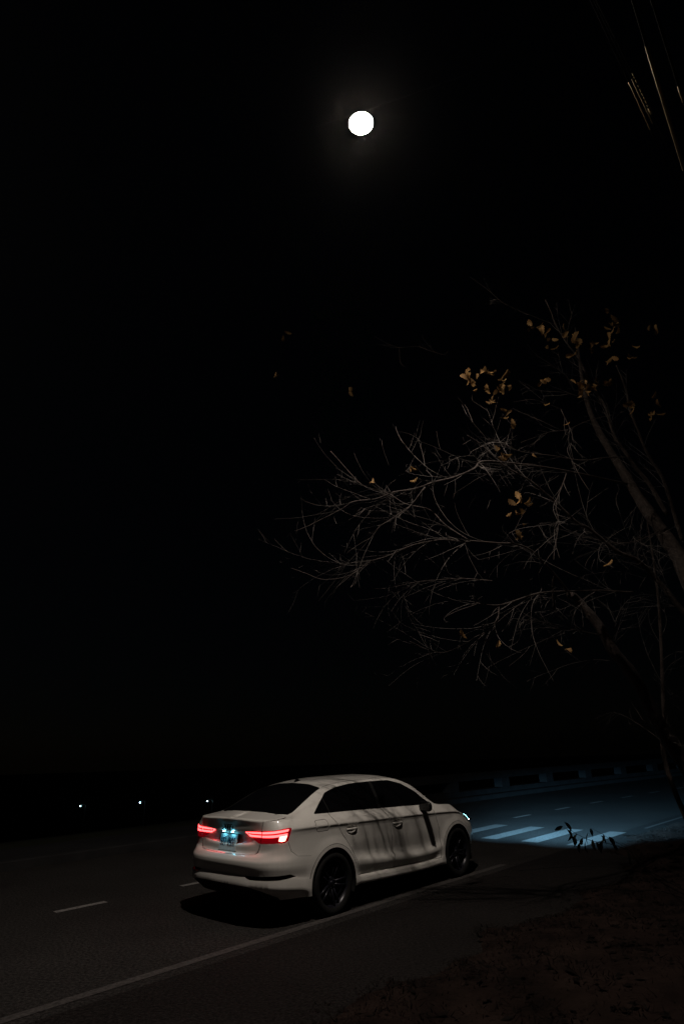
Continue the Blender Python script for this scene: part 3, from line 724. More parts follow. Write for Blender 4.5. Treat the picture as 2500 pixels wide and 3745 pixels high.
def put_text(txt, size, y, z, sx):
    me = text_mesh(txt, size); vs2 = np.array([v.co[:] for v in me.vertices]); fs2 = [tuple(p.vertices) for p in me.polygons]
    m2 = bpy.data.meshes.new('lettering'); m2.from_pydata([(px - .0145 - v[2], y - v[0] * sx, z + v[1]) for v in vs2], [], fs2)
    return link('lettering', m2, M['plate_ink'], plate_root)
put_text('551', .118, .092, pz + .006, .58); put_text('0800', .118, -.060, pz + .006, .58); put_text('ILLINOIS', .026, 0, pz + .072, .9) if False else None
for o in [c_ for c_ in plate_root.children if c_.name.split('.')[0] in ('plate_frame', 'number_plate', 'lettering')]:
    for v in o.data.vertices: v.co.x -= (.875 - v.co.z) * .22
mb = MB()
for k in range(4):
    cy_ = (k - 1.5) * .046; mt = Matrix.Translation((float(rx(0, .945)[0]) - .006, cy_, .942)) @ Matrix.Rotation(math.pi / 2, 4, 'Y')
    vs3, fs3 = [], []
    nA, nB = 24, 6
    for i in range(nA):
        for j in range(nB):
            a = 2 * math.pi * i / nA; b = 2 * math.pi * j / nB; r = .030 + .0046 * math.cos(b)
            vs3.append(mt @ Vector((r * math.cos(a), r * math.sin(a), .0046 * math.sin(b))))
            fs3.append((i * nB + j, ((i + 1) % nA) * nB + j, ((i + 1) % nA) * nB + (j + 1) % nB, i * nB + (j + 1) % nB))
    mb.add(vs3, fs3)
mb.build('ring_badge', M['gloss_black'], plate_root, smooth=True)
for yy in (.085, -.085):
    q = rx(yy, .897); mb = MB(); mb.box((-.890, yy, .8945), (.010, .036, .003)); mb.build('plate_lamp', M['plate_lamp'], plate_root)
# shark-fin aerial
fx = .17; fz = float(_zt(fx))
mb = MB(); prof = [(0, 0), (.03, .048), (.055, .05), (.14, .006), (.15, 0)]
vsA = [(fx + a, -.016 * (1 - b / .08), fz + b - .006) for a, b in prof] + [(fx + a, .016 * (1 - b / .08), fz + b - .006) for a, b in prof]
n5 = len(prof); mb.add(vsA, [tuple(range(n5)), tuple(range(2 * n5 - 1, n5 - 1, -1))] + [(i, (i + 1) % n5, (i + 1) % n5 + n5, i + n5) for i in range(n5)])
mb.build('roof_aerial', M['gloss_black'], CO['roof'])
# door handles
for i, (hx, hz) in enumerate(HANDLES):
    for sg in (-1, 1):
        y0 = float(smap([s_x(hx + .2)], [t_of_z(float(s_x(hx + .2)), hz)])[0, 1])
        mb = MB(); pts = []; rr = []
        for a in np.linspace(-1, 1, 9): pts.append((hx + a * .098, sg * (y0 + .012 - .018 * a ** 4), hz + .006)); rr.append(.0125 * (1 - .25 * a ** 4))
        mb.tube(pts, rr, 8); mb.build('door_handle', M['paint_white'], CO['rear_door' if i == 0 else 'front_door', sg], smooth=True)
# door mirrors
for sg in (-1, 1):
    c = Vector((1.83, sg * .925, .985)); mb = MB(); prof = []
    for i, a in enumerate(np.linspace(-1, 1, 9)):
        r = math.sqrt(max(0, 1 - abs(a) ** 3.2)); prof.append((a, r))
    vs3 = []; K = 12
    for a, r in prof:
        for j in range(K):
            th = 2 * math.pi * j / K; cx, cz = math.cos(th), math.sin(th)
            cx = math.copysign(abs(cx) ** .7, cx); cz = math.copysign(abs(cz) ** .8, cz)
            vs3.append((c.x + (.055 if cx > 0 else .028) * cx * max(r, .15), c.y + sg * a * .108, c.z + .068 * cz * max(r, .2) - .012 * a))
    fs3 = [(i * K + j, i * K + (j + 1) % K, (i + 1) * K + (j + 1) % K, (i + 1) * K + j) for i in range(8) for j in range(K)] + [tuple(range(K)), tuple(range(8 * K, 9 * K))]
    mb.add(vs3, fs3); mo = mb.build('door_mirror', M['gloss_black'], CAR, smooth=True)
    mb = MB(); mb.tube([(1.87, sg * .775, .960), (1.86, sg * .83, .958), (1.84, sg * .88, .965)], [.028, .024, .03], 8); mb.build('mirror_arm', M['gloss_black'], mo, smooth=True)
    mb = MB(); mb.box((c.x - .031, c.y, c.z), (.004, .17, .10)); mb.build('mirror_glass', M['glass'], mo)
# wheels, wells
def make_wheel():
    mb = MB()
    mb.lathe([(.232, -.10), (.240, -.095), (.225, -.06), (.222, .05), (.236, .094), (.246, .098), (.244, .086), (.232, .07), (.226, .0)], 40)
    for k in range(5):
        for d in (-1, 1):
            a = 2 * math.pi * k / 5 + .3; p0 = Vector((.05 * math.cos(a + d * .30), .05 * math.sin(a + d * .30), .062)); p1 = Vector((.236 * math.cos(a + d * .17), .236 * math.sin(a + d * .17), .082))
            t = (p1 - p0).normalized(); w = Vector((-t.y, t.x, 0)) * .010
            vs3 = []
            for p, h in ((p0, .024), (p0.lerp(p1, .5) + Vector((0, 0, .006)), .02), (p1, .016)):
                vs3 += [p - w, p + w, p + w * 1.2 - Vector((0, 0, h)), p - w * 1.2 - Vector((0, 0, h))]
            fs3 = [(i * 4 + j, i * 4 + (j + 1) % 4, i * 4 + 4 + (j + 1) % 4, i * 4 + 4 + j) for i in range(2) for j in range(4)] + [(3, 2, 1, 0), (8, 9, 10, 11)]
            mb.add(vs3, fs3)
    mb.lathe([(.0, .066), (.055, .066), (.07, .056), (.074, .03), (.074, .0)], 24)
    rim = mb.mesh('wheel', True)
    mb = MB(); mb.lathe([(.236, -.105), (.27, -.113), (.30, -.112), (.313, -.098), (.318, -.07), (.318, .07), (.313, .098), (.30, .112), (.27, .113), (.243, .102), (.236, .09), (.232, 0)], 48, close=True); ty = mb.mesh('tyre', True)
    mb = MB(); mb.lathe([(.0, .004), (.165, .004), (.168, -.001), (.168, -.02), (.0, -.02)], 32); dk = mb.mesh('brake_disc', True)
    mb = MB(); mb.lathe([(.0, .074), (.022, .073), (.028, .068), (.029, .06)], 18); cp = mb.mesh('hub_cap', True)
    mb = MB(); mb.lathe([(.0, .064), (.007, .064), (.008, .058), (.008, .04)], 6); lg = mb.mesh('wheel_bolt', False)
    return rim, ty, dk, cp, lg
rim, tyr, dsk, cap_, blt = make_wheel()
for me_, k in ((rim, 'alloy'), (tyr, 'rubber'), (dsk, 'steel'), (cap_, 'alloy'), (blt, 'steel')): me_.materials.append(M[k])
for ax in AXLES:
    for sg in (-1, 1):
        w = link('wheel', rim, None, CAR); w.location = (ax, sg * .772, AXZ); w.rotation_euler = (math.pi / 2 * (1 if sg < 0 else -1), .35 + ax, 0)
        for nm, me_ in (('tyre', tyr), ('brake_disc', dsk), ('hub_cap', cap_)): link(nm, me_, None, w)
        for k in range(5):
            b = link('wheel_bolt', blt, None, w); a = 2 * math.pi * (k + .5) / 5 + .3; b.location = (.048 * math.cos(a), .048 * math.sin(a), .006)
        mb = MB(); K = 24; vs3 = []
        for j in range(K + 1):
            a = math.pi * (-.12 + 1.24 * j / K); vs3 += [(ax + (ARCH + .004) * math.cos(a), sg * .872, AXZ + (ARCH + .004) * math.sin(a)), (ax + (ARCH + .004) * math.cos(a), sg * .50, AXZ + (ARCH + .004) * math.sin(a))]
        mb.add(vs3, [(2 * j, 2 * j + 2, 2 * j + 3, 2 * j + 1) for j in range(K)] + [tuple(2 * j + 1 for j in range(K + 1))])
        mb.build('wheel_arch_liner', M['matte_black'], CAR)
# underbody
mb = MB(); r0 = smap(np.linspace(0, SMAX, 120), np.zeros(120)); ring = []
for p in r0:
    y = p[1]
    for ax in AXLES:
        if abs(p[0] - ax) < .40: y = min(y, .52)
    ring.append((p[0], y))
vs3 = [(a, -b, .252 if a < 0 else .235) for a, b in ring] + [(a, b, .252 if a < 0 else .235) for a, b in ring]; n1 = len(ring)
mb.add(vs3, [(i, i + 1, n1 + i + 1, n1 + i) for i in range(n1 - 1)]); mb.build('underbody', M['matte_black'], CAR)
# cabin: dark floor and seats behind the tinted glass
def seat(x, y, w):
    mb = MB(); mb.box((x + .25, y, .52), (.50, w, .16)); st = mb.build('seat', M['matte_black'], CAR)
    mb = MB(); mb.box((x - .04, y, .82), (.14, w, .56), Matrix.Rotation(math.radians(-18), 3, 'Y')); mb.build('backrest', M['matte_black'], st)
    mb = MB(); mb.box((x - .15, y, 1.13), (.09, w * .5, .15), Matrix.Rotation(math.radians(-12), 3, 'Y')); mb.build('headrest', M['matte_black'], st)
seat(1.05, -.36, .48); seat(1.05, .36, .48); seat(.30, -.36, .5); seat(.30, .36, .5)

# headlight beams
for sg in (-1, 1):
    L = bpy.data.lights.new('headlight_beam', 'SPOT'); L.energy = 8200; L.color = (.27, .66, 1.0); L.spot_size = math.radians(29); L.spot_blend = 1.0; L.shadow_soft_size = .0015
    o = bpy.data.objects.new('headlight_beam', L); col.objects.link(o); o.parent = CAR
    o.location = (3.385, sg * .60, .66); o.scale = (2.7, 1, 1)
    d = Vector((1, -.05, -.03)).normalized(); o.rotation_euler = d.to_track_quat('-Z', 'Y').to_euler()
    mb = MB(); mb.box((3.397, sg * .60, .678), (.044, .11, .004)); mb.box((3.4165, sg * .60, .6676), (.003, .11, .0165)); mb.build('beam_blocker', M['gap'], CO['headlight', sg])  # added plates, block the upper beam to keep light off the railing

# ================================================================== STREET LAMP overhead
LD = 4.9
LAMP = Vector((0, 0, CAM_H)) + Vector((.080, 1, 1.463)) * LD
lamp = empty('street_lamp', (LAMP.x, LAMP.y, 0))
tag(lamp, 'round white glowing street lamp, bright as a full moon high in the black sky', 'street lamp')
o0 = lamp.location
mb = MB(); mb.lathe([(.146 * math.sin(a), -.080 * math.cos(a)) for a in np.linspace(0, math.pi * .9, 22)], 40, Matrix.Rotation(math.radians(11), 4, 'X'))
lens = mb.build('globe', M['lamp_lens'], lamp, smooth=True); lens.location = LAMP - o0
mb = MB(); mb.lathe([(.0, .20), (.012, .20), (.012, .15), (.03, .125), (.05, .066), (.0, .066)], 20)
hs = mb.build('cap', M['gap'], lamp, smooth=True); hs.location = LAMP - o0
bl = bpy.data.lights.new('lamp_bulb', 'SPOT'); bl.energy = 1020; bl.color = (1, .88, .78); bl.shadow_soft_size = .028
bl.spot_size = math.radians(132); bl.spot_blend = 1.0
bo = bpy.data.objects.new('lamp_bulb', bl); col.objects.link(bo); bo.parent = lamp; bo.location = LAMP - o0 + Vector((0, .03, -.18))
bo.rotation_euler = Vector((-3.1, 6.2, -8.9)).to_track_quat('-Z', 'Y').to_euler()
pa = Vector((4.9, 3.55, 0)); pb = Vector((-14.0, 9.2, 0)); hk = LAMP + Vector((0, 0, .20))
for q in (pa, pb):
    zb = -.2; mb = MB(); mb.tube([Vector((q.x, q.y, zb)) - o0, Vector((q.x, q.y, 4.5)) - o0, Vector((q.x, q.y, hk.z + 1.2)) - o0], [.14, .12, .10], 14); mb.build('pole', M['pole_wood'], lamp, smooth=True)
ea = Vector((pa.x, pa.y, hk.z + .35)); eb = Vector((pb.x, pb.y, hk.z + .75)); mb = MB()
def sag(p0, p1, k, n=10): return [p0.lerp(p1, i / n) - Vector((0, 0, k * 4 * (i / n) * (1 - i / n))) for i in range(n + 1)]
mb.tube([q - o0 for q in sag(ea, hk, .05) + sag(hk, eb, .12)[1:]], .0006, 5); mb.build('span_wire', M['gap'], lamp)

# ================================================================== OVERHEAD CABLES
def cable(name, q0, q1, z0, z1, r, label, ext0=9.0, ext1=16.0, lit_span=1):
    d0 = _F + _R * ((q0[0] - 1250) / FPX) - _U * ((q0[1] - 1872.5) / FPX); d1 = _F + _R * ((q1[0] - 1250) / FPX) - _U * ((q1[1] - 1872.5) / FPX)
    C0 = Vector((0, 0, CAM_H)); a = C0 + d0 * ((z0 - CAM_H) / d0.z); b = C0 + d1 * ((z1 - CAM_H) / d1.z)
    t = (b - a).normalized(); t.z *= .25; t.normalize(); A = a - t * ext0; B = b + t * ext1
    mb = MB(); pts = [A + (a - A) * (i / 6) for i in range(6)] + [a + (b - a) * (i / 6) for i in range(6)] + [b + (B - b) * (i / 6) for i in range(7)]
    c = (a + b) / 2
    mb.tube([q - c for q in pts], r * .8, 8); o = mb.build(name, M['wire'], None, smooth=True); o.location = c
    if lit_span == 1:
        mb = MB(); mb.tube([a - c, (a + b) / 2 - c, b - c], r, 8); mb.build('lit_stretch', M['lit_span'], o, smooth=True)  # lit stretch of cable, its brightness put into the colour
    elif lit_span:                                # broken lit stretch: painted bright dashes and one thicker end
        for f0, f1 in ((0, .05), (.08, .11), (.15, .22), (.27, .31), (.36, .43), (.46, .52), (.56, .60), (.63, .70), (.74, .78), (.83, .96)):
            mb = MB(); mb.tube([a + (b - a) * f0 - c, a + (b - a) * f1 - c], r * (1.0 if f1 < .9 else 2.0), 8); mb.build('lit_dash', M['lit_span'], o, smooth=True)
    tag(o, label, 'cable', 'overhead cables'); return o
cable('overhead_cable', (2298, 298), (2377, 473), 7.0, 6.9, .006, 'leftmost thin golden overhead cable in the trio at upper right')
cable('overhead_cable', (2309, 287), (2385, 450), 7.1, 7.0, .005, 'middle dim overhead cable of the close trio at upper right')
cable('overhead_cable', (2311, 266), (2384, 420), 7.2, 7.1, .006, 'rightmost overhead cable of the close trio, ending in a bright spot', lit_span=2)
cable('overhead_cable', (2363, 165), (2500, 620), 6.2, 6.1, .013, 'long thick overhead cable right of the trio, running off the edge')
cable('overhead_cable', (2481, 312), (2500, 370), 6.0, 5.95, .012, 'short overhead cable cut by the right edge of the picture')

# ================================================================== TREES
def zz6(x, y): return (1700 + x / 1.6775, 1000 + y / 1.6775)
def zz5(x, y): return (1000 + x / 1.6775, 1000 + y / 1.6775)
def smooth_pts(P, n=5):
    return [Vector(q) for q in crom([tuple(p) for p in P], n)]
def leaf_mesh(name, kind):
    if kind == 0:      # lobed oak leaf
        half = [(0, .0), (.06, .10), (.22, .20), (.16, .30), (.34, .42), (.22, .50), (.40, .64), (.24, .72), (.28, .86), (.10, .92), (0, 1.0)]
    else:
        half = [(0, 0), (.16, .2), (.24, .45), (.18, .7), (0, 1.0)]
    vs3 = []; fs3 = []
    n = len(half)
    for x, y in half: vs3.append((0, y - .0, .10 * math.sin(y * 3)))
    for x, y in half: vs3.append((x, y, .10 * math.sin(y * 3) + .45 * x * (1 - .4 * y)))
    for x, y in half: vs3.append((-x, y, .10 * math.sin(y * 3) + .30 * x))
    for i in range(n - 1):
        fs3.append((i, i + n, i + 1 + n, i + 1)); fs3.append((i, i + 1, i + 1 + 2 * n, i + 2 * n))
    me = bpy.data.meshes.new(name); me.from_pydata(vs3, [], fs3)
    bm = bmesh.new(); bm.from_mesh(me); bmesh.ops.remove_doubles(bm, verts=bm.verts, dist=.0005); bm.to_mesh(me); bm.free(); me.shade_smooth(); return me
LEAF = [leaf_mesh('leaf', 0), leaf_mesh('shrub_leaf', 1)]
LEAF[0].materials.append(M['leaf']); LEAF[1].materials.append(M['shrub_leaf'])

class Tree:
    def __init__(s, name, base, label):
        s.root = empty(name, base); tag(s.root, label, 'tree', 'bare trees on the bank'); s.o = s.root.location.copy(); s.limbs = []
    def limb(s, name, P, r0, r1, twigs=0, tl=.6, m='bark', bias=None, sides=8, seed=0, lift=.0):
        """P world points; builds the limb with its own spray of twigs"""
        rg = np.random.default_rng(seed + int(abs(P[0].x) * 1000)); pts = smooth_pts(P); n = len(pts)
        ph = rg.uniform(0, 6.28, 6)
        pts = [q + Vector((math.sin(i * .45 + ph[0]), math.sin(i * .37 + ph[1]), math.sin(i * .52 + ph[2]))) * (.012 + .10 * (r0 + r1)) * .5 for i, q in enumerate(pts)]
        rad = [(r0 + (r1 - r0) * (i / (n - 1)) ** .85) * (1 + .06 * math.sin(i * 1.1 + ph[3]) + .04 * math.sin(i * 2.7 + ph[4])) for i in range(n)]
        mb = MB(); mb.tube([q - s.o for q in pts], rad, sides)
        lo = mb.build(name, M[m], s.root, smooth=True)
        if twigs:
            tb = MB()
            def grow(p, d, L, r, depth):
                k = max(3, int(L / .07)); q = p.copy(); path = [q.copy()]; d = d.normalized()
                curl = Vector(rg.normal(0, .10, 3))
                for i in range(k):
                    d = (d + curl * .5 + Vector(rg.normal(0, .035, 3))).normalized(); q = q + d * (L / k); path.append(q.copy())
                    if depth < 2 and rg.random() < (.30 if depth == 0 else .2):
                        sd = Vector(rg.normal(0, 1, 3)); sd = (sd - d * sd.dot(d)).normalized()
                        grow(q, d * .8 + sd * .75, L * rg.uniform(.25, .6) * (1 - .5 * i / k), r * .6, depth + 1)
                tb.tube([x - s.o for x in path], [r * (1 - .7 * i / k) for i in range(k + 1)], 4 if depth == 0 else 3, cap=False)
            for i in range(int(twigs * 1.3)):
                f = rg.uniform(.06, .82); j = min(n - 2, int(f * (n - 1))); p = pts[j].lerp(pts[j + 1], rg.random())
                t = (pts[j + 1] - pts[j]).normalized(); sd = Vector(rg.normal(0, 1, 3)); sd = (sd - t * sd.dot(t)).normalized()
                d = t * rg.uniform(.7, 1.7) + sd * rg.uniform(.35, .95)
                if bias is not None: d = d + Vector(bias) * rg.uniform(.2, .9)
                grow(p, d, 1.3 * tl * min(2.0, math.exp(rg.normal(-.1, .5))), min(rad[j] * .5, .0037), 0)
            tag(tb.build('twig_spray', M['twig'], lo), kind='stuff')
        s.limbs.append(lo); return pts
    def leaf(s, p, size, rg, parent=None):
        o = link('leaf', LEAF[0], None, s.root); o.location = p - s.o
        o.rotation_euler = (rg.uniform(1.3, 4.2), rg.uniform(-1.1, 1.1), rg.uniform(0, 6.28)); k = size * rg.uniform(.9, 1.5); o.scale = (k * rg.uniform(.45, .95), k, k * rg.uniform(.8, 2.0)); return o
def P6(L, Y0, Y1):
    n = len(L); return [at(*zz6(*q), Y0 + (Y1 - Y0) * i / (n - 1)) for i, q in enumerate(L)]
def P5(L, Y0, Y1):
    n = len(L); return [at(*zz5(*q), Y0 + (Y1 - Y0) * i / (n - 1)) for i, q in enumerate(L)]
LB = Vector((-.7, -.1, .15))
# tree standing on the bank just out of the right edge
t1 = Tree('oak_tree', Vector((5.55, 9.0, .1)), 'leafless tree with a few orange oak leaves reaching over the car from the right')
b1 = t1.o
trunk = t1.limb('trunk', [b1 + Vector((0, 0, -.1)), b1 + Vector((.02, 0, 1.0)), at(2590, 2300, 9.0), at(2500, 2073, 9.0), at(2439, 1978, 9.0), at(2380, 1882, 9.0), at(2302, 1769, 9.1), at(2220, 1640, 9.2), at(2160, 1500, 9.3), at(2120, 1350, 9.4), at(2100, 1200, 9.5)], .20, .012, 0, sides=14)
lims6 = [
 ([(1240, 1480), (1160, 1350), (1100, 1250), (1030, 1170), (985, 1110), (930, 1020), (890, 920), (860, 830), (800, 720), (740, 610), (690, 520), (640, 450), (590, 370), (550, 310), (530, 240), (490, 160)], 8.8, 8.0, .036, .006, 20, .55),
 ([(1330, 1640), (1290, 1500), (1240, 1340), (1190, 1220), (1130, 1120), (1080, 1030), (1050, 940), (1020, 850), (990, 740), (960, 640), (930, 560)], 8.9, 8.4, .034, .006, 12, .5),
 ([(985, 1125), (870, 1130), (750, 1145), (640, 1135), (520, 1120), (350, 1090), (230, 1045), (120, 1015)], 8.5, 7.9, .012, .003, 14, .5),
 ([(1500, 2260), (1342, 2080), (1240, 1950), (1130, 1830), (1050, 1760), (960, 1720), (850, 1640), (760, 1570), (690, 1530), (600, 1450), (520, 1370), (420, 1290), (320, 1230), (200, 1140), (100, 1060), (10, 990)], 9.0, 7.6, .048, .004, 34, .8),
 ([(830, 800), (700, 750), (600, 730), (460, 720), (380, 680), (330, 655)], 8.3, 8.0, .008, .002, 6, .3),
 ([(670, 720), (610, 620), (540, 570), (440, 500), (380, 430)], 8.2, 8.0, .009, .002, 5, .3),
 ([(600, 830), (500, 800), (400, 775), (300, 785)], 8.1, 7.9, .006, .002, 4, .3),
 ([(550, 310), (440, 270), (340, 235), (240, 180), (150, 110), (30, 20)], 8.0, 7.8, .007, .002, 6, .3),
 ([(590, 830), (640, 950), (655, 1020), (630, 1080), (660, 1160), (700, 1240), (770, 1340)], 8.0, 7.9, .007, .003, 8, .4),
 ([(900, 870), (760, 900), (620, 960), (520, 970), (420, 1010), (340, 1040)], 8.5, 8.1, .008, .002, 8, .4),
 ([(620, 1230), (590, 1310), (560, 1420), (570, 1520), (555, 1660), (545, 1760)], 7.9, 7.8, .010, .004, 6, .4),
]
for k, (L, Y0, Y1, r0, r1, tw, tl) in enumerate(lims6):
    t1.limb('branch', P6(L, Y0 - .2, Y1 - .7), r0, r1, int(tw * 1.1), tl * .8, bias=(-.5, -.05, .0), seed=k * 17 + 3)
# long limbs reaching left over the road
E_ = [at(*zz6(1010, 1290), 9.1), at(*zz6(700, 1230), 8.3), at(*zz6(400, 1180), 7.6), at(*zz6(130, 1150), 7.0)] + P5([(1230, 1200), (1100, 1250), (1000, 1280), (920, 1300), (820, 1330), (720, 1350), (620, 1380), (500, 1400), (440, 1430), (330, 1490), (230, 1540), (130, 1580)], 6.6, 7.2)
t1.limb('branch', E_, .020, .003, 25, .6, bias=(-.5, 0, .05), seed=101)
t1.limb('branch', P5([(930, 1310), (850, 1420), (740, 1490), (660, 1550), (610, 1610), (540, 1650), (450, 1720)], 6.6, 7.0, ), .011, .003, 10, .5, bias=(-.7, 0, -.2), seed=102)
# leaning lower tree
t2 = Tree('leaning_tree', Vector((5.9, 10.2, .1)), 'dark leaning tree whose low bare limbs hang over the car bonnet')
b2 = t2.o
t2.limb('trunk', [b2 + Vector((0, 0, -.1)), at(2500, 2800, 9.9), at(2430, 2680, 9.6), at(2362, 2560, 9.3), at(2294, 2449, 9.0), at(2238, 2373, 8.8), at(2187, 2292, 8.7), at(2106, 2189, 8.6), at(*zz6(640, 1970), 8.4)], .125, .055, 10, .6, sides=12, seed=11)
D_ = P6([(640, 1970), (560, 1860), (480, 1770), (400, 1700), (300, 1660), (180, 1650), (20, 1645)], 8.4, 7.1) + P5([(1200, 1645), (1080, 1635), (980, 1640), (900, 1655), (800, 1690), (700, 1730), (600, 1770), (500, 1830), (400, 1870), (300, 1880), (200, 1840), (110, 1810)], 6.85, 7.4)
t2.limb('branch', D_, .018, .0025, 28, .62, bias=(-.5, 0, -.05), seed=201)
F_ = P5([(1200, 1640), (1050, 1540), (960, 1450), (800, 1410), (700, 1350), (560, 1300), (470, 1230), (350, 1090)], 6.8, 7.2)
t2.limb('branch', F_, .009, .003, 12, .45, bias=(-.7, 0, .1), seed=202)
G2 = P6([(1030, 1955), (900, 1950), (750, 1948), (540, 1950), (400, 1980), (220, 2030), (80, 2025)], 8.9, 7.2) + P5([(1240, 2030), (1150, 2060), (1060, 2110)], 7.1, 6.8)
t2.limb('branch', G2, .018, .003, 20, .6, bias=(-.6, 0, -.15), seed=203)
t2.limb('branch', P6([(545, 1840), (541, 1900), (538, 1980), (540, 2065)], 8.2, 8.2), .017, .014, 0, seed=204)
t2.limb('branch', P6([(210, 2035), (200, 2120), (150, 2190), (60, 2230)], 7.6, 7.3) + P5([(1180, 2270), (1060, 2320), (950, 2310), (830, 2260)], 7.3, 7.4), .007, .003, 12, .5, bias=(-.6, 0, -.1), seed=205)
t2.limb('branch', P6([(830, 2215), (700, 2195), (600, 2180), (500, 2170)], 8.7, 8.3), .010, .003, 10, .5, bias=(-.6, 0, 0), seed=206)
t2.limb('branch', P6([(1240, 1560), (1000, 1650), (760, 1630), (560, 1560)], 8.9, 8.5), .010, .003, 16, .6, bias=(-.5, 0, 0), seed=207)
t2.limb('branch', P5([(1340, 1890), (1120, 1870), (900, 1890), (720, 1930), (610, 1930)], 7.1, 7.5), .007, .003, 10, .5, bias=(-.5, 0, 0), seed=208)
# slender stem at the right edge
t3 = Tree('slender_tree', Vector((5.45, 10.5, .1)), 'thin upright tree stem at the right edge beyond the leaning tree')
t3.limb('trunk', [t3.o + Vector((0, 0, -.1)), at(2432, 2800, 10.5), at(2425, 2600, 10.5), at(2420, 2400, 10.5), at(2405, 2200, 10.5), at(2380, 2000, 10.5), at(2350, 1800, 10.5)], .05, .012, 10, .7, seed=31)
# high spray out of the lamp's tree, above the road
t1.limb('branch', P5([(1070, 480), (1040, 495), (960, 475), (880, 445), (770, 455), (700, 430), (620, 380)], 9.6, 9.4), .0045, .002, 5, .25, seed=301)
t1.limb('branch', P5([(770, 455), (775, 540), (810, 575)], 9.5, 9.4), .004, .002, 0, seed=302)
# dead leaves still hanging on
rg = np.random.default_rng(5)
lv6 = [(20, 610), (30, 645), (8, 690), (65, 672), (75, 705), (145, 600), (165, 610), (240, 660), (262, 680), (225, 655), (175, 745), (210, 710), (240, 735), (190, 790), (210, 825), (270, 875), (490, 640), (480, 655), (430, 330), (470, 390), (495, 372), (510, 450), (575, 400), (620, 355), (415, 325),
       (680, 460), (672, 495), (690, 445), (765, 470), (835, 440), (890, 250), (900, 320), (940, 325), (905, 335), (895, 420), (890, 450), (900, 510), (880, 545), (990, 510), (1010, 790), (1035, 812), (690, 690), (715, 722), (745, 690), (700, 660), (735, 720), (800, 685), (830, 675), (895, 680), (905, 676),
       (1170, 322), (1130, 350), (1170, 715), (1135, 890), (1205, 820), (1160, 835), (205, 1085), (215, 1095), (445, 1130), (340, 1415), (318, 1422), (360, 1412), (350, 1530), (330, 1625), (270, 1485), (900, 1750), (185, 2305), (620, 2300), (560, 2240), (1020, 440), (640, 385), (600, 930), (520, 790)]
for q in lv6 + [(a + rg.normal(0, 12), b + rg.normal(0, 16)) for a, b in lv6[:64] for _ in range(rg.integers(0, 3))]: t1.leaf(at(*zz6(*q), 7.2 + rg.normal(0, .12)), .115, rg)
for q in [(65, 350), (60, 372), (12, 622), (2, 640), (478, 730), (492, 755)]: t1.leaf(at(*zz5(*q), 10.2), .15, rg)
for q in [(880, 1205), (884, 1245), (610, 1252), (1185, 2240), (1345, 600), (1330, 740)]: t1.leaf(at(*zz5(*q), 6.9), .11, rg)

# ---- roadside shrub whose leafy twigs cross the crosswalk
sh_b = Vector((3.55, 6.1, .22)); sh = empty('roadside_shrub', sh_b); tag(sh, 'small dark leafy shrub twigs in front of the nearest crosswalk stripe', 'shrub')
for k, (L, r) in enumerate([([(2420, 3230), (2330, 3130), (2240, 3090), (2160, 3075), (2090, 3040), (2060, 3005)], .004), ([(2380, 3190), (2300, 3110), (2230, 3070), (2190, 3045), (2160, 3030)], .003), ([(2500, 3300), (2420, 3230), (2300, 3180), (2100, 3170), (1900, 3185)], .003), ([(2450, 3270), (2330, 3260), (2150, 3250), (2020, 3270), (1930, 3300)], .003)]):
    mb = MB(); pts = smooth_pts([sh_b + Vector((0, 0, -.05))] + [at(*q, 6.0) for q in L] if k < 2 else [sh_b + Vector((0, 0, -.05))] + [at(*q, 6.1) for q in L]); mb.tube([q - sh_b for q in pts], [r * (1 - .6 * i / len(pts)) for i in range(len(pts))], 5); mb.build('stem', M['shrub_leaf'], sh, smooth=True)
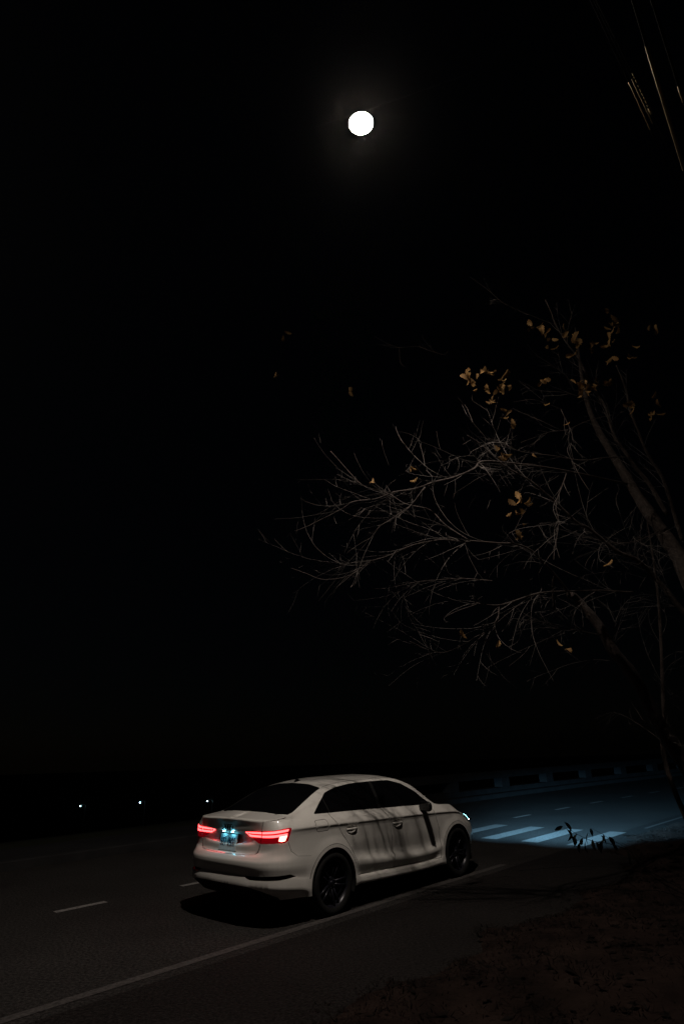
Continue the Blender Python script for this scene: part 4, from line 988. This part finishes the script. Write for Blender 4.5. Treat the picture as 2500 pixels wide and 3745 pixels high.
for q in [(2064, 3007), (2058, 3022), (2070, 3032), (2085, 3020), (2088, 3042), (2110, 3050), (2102, 3062), (2130, 3065), (2140, 3078), (2150, 3045), (2158, 3030), (2165, 3070), (2180, 3082), (2195, 3055), (2206, 3050), (2200, 3075), (2120, 3082), (2240, 3086), (2225, 3060), (2290, 3110)]:
    o = link('leaf', LEAF[1], None, sh); o.location = at(*q, 6.0) - sh_b; o.rotation_euler = (-math.pi / 2 + rg.normal(0, .35), rg.normal(0, .4), rg.uniform(0, 6.28)); k = rg.uniform(.075, .115); o.scale = (k * .75, k, k)

# ================================================================== FAR STREET LAMPS below the hill
for (q, lab) in (((294, 2950), 'leftmost of three tiny far street lamps glowing bluish white'), ((512, 2937), 'middle one of three tiny far street lamps left of the car'), ((758, 2932), 'tiny far street lamp just above the car boot, rightmost of three')):
    Lp = at(*q, 150.0); bz = terrain_z(Lp.x, Lp.y); r = empty('far_street_lamp', (Lp.x + 1.2, Lp.y, bz)); tag(r, lab, 'street lamp', 'far street lamps')
    h = Lp.z - bz
    mb = MB(); mb.tube([(0, 0, 0), (0, 0, h * .6), (0, 0, h + .3)], [.13, .11, .08], 8); mb.build('pole', M['galv'], r)
    mb = MB(); mb.tube([(0, 0, h + .2), (-.6, 0, h + .4), (-1.2, 0, h + .3)], .05, 6); mb.build('arm', M['galv'], r)
    mb = MB(); mb.lathe([(0, .12), (.16, .09), (.24, 0), (.2, -.12), (0, -.2)], 14); hd = mb.build('lamp_head', M['far_lamp'], r, smooth=True); hd.location = (-1.2, 0, h + .08); hd.scale = (.62, .62, .62)

# ================================================================== thin volume added for the lamp's halo
mb = MB(); mb.box((100, 100, -4), (500, 520, 40)); hz = mb.build('glow_haze', None); tag(hz, kind='stuff'); tag(hz, 'thin even volume added for the glow round the lamp, filling the whole scene', 'glow volume')
hm = bpy.data.materials.new('glow_volume'); hm.use_nodes = True; hm.node_tree.nodes.clear()
ho = hm.node_tree.nodes.new('ShaderNodeOutputMaterial'); hv = hm.node_tree.nodes.new('ShaderNodeVolumePrincipled')
hv.inputs['Color'].default_value = (.9, .9, .9, 1); hv.inputs['Density'].default_value = .00013; hv.inputs['Anisotropy'].default_value = .95
hm.node_tree.links.new(hv.outputs['Volume'], ho.inputs['Volume']); hz.data.materials.append(hm)
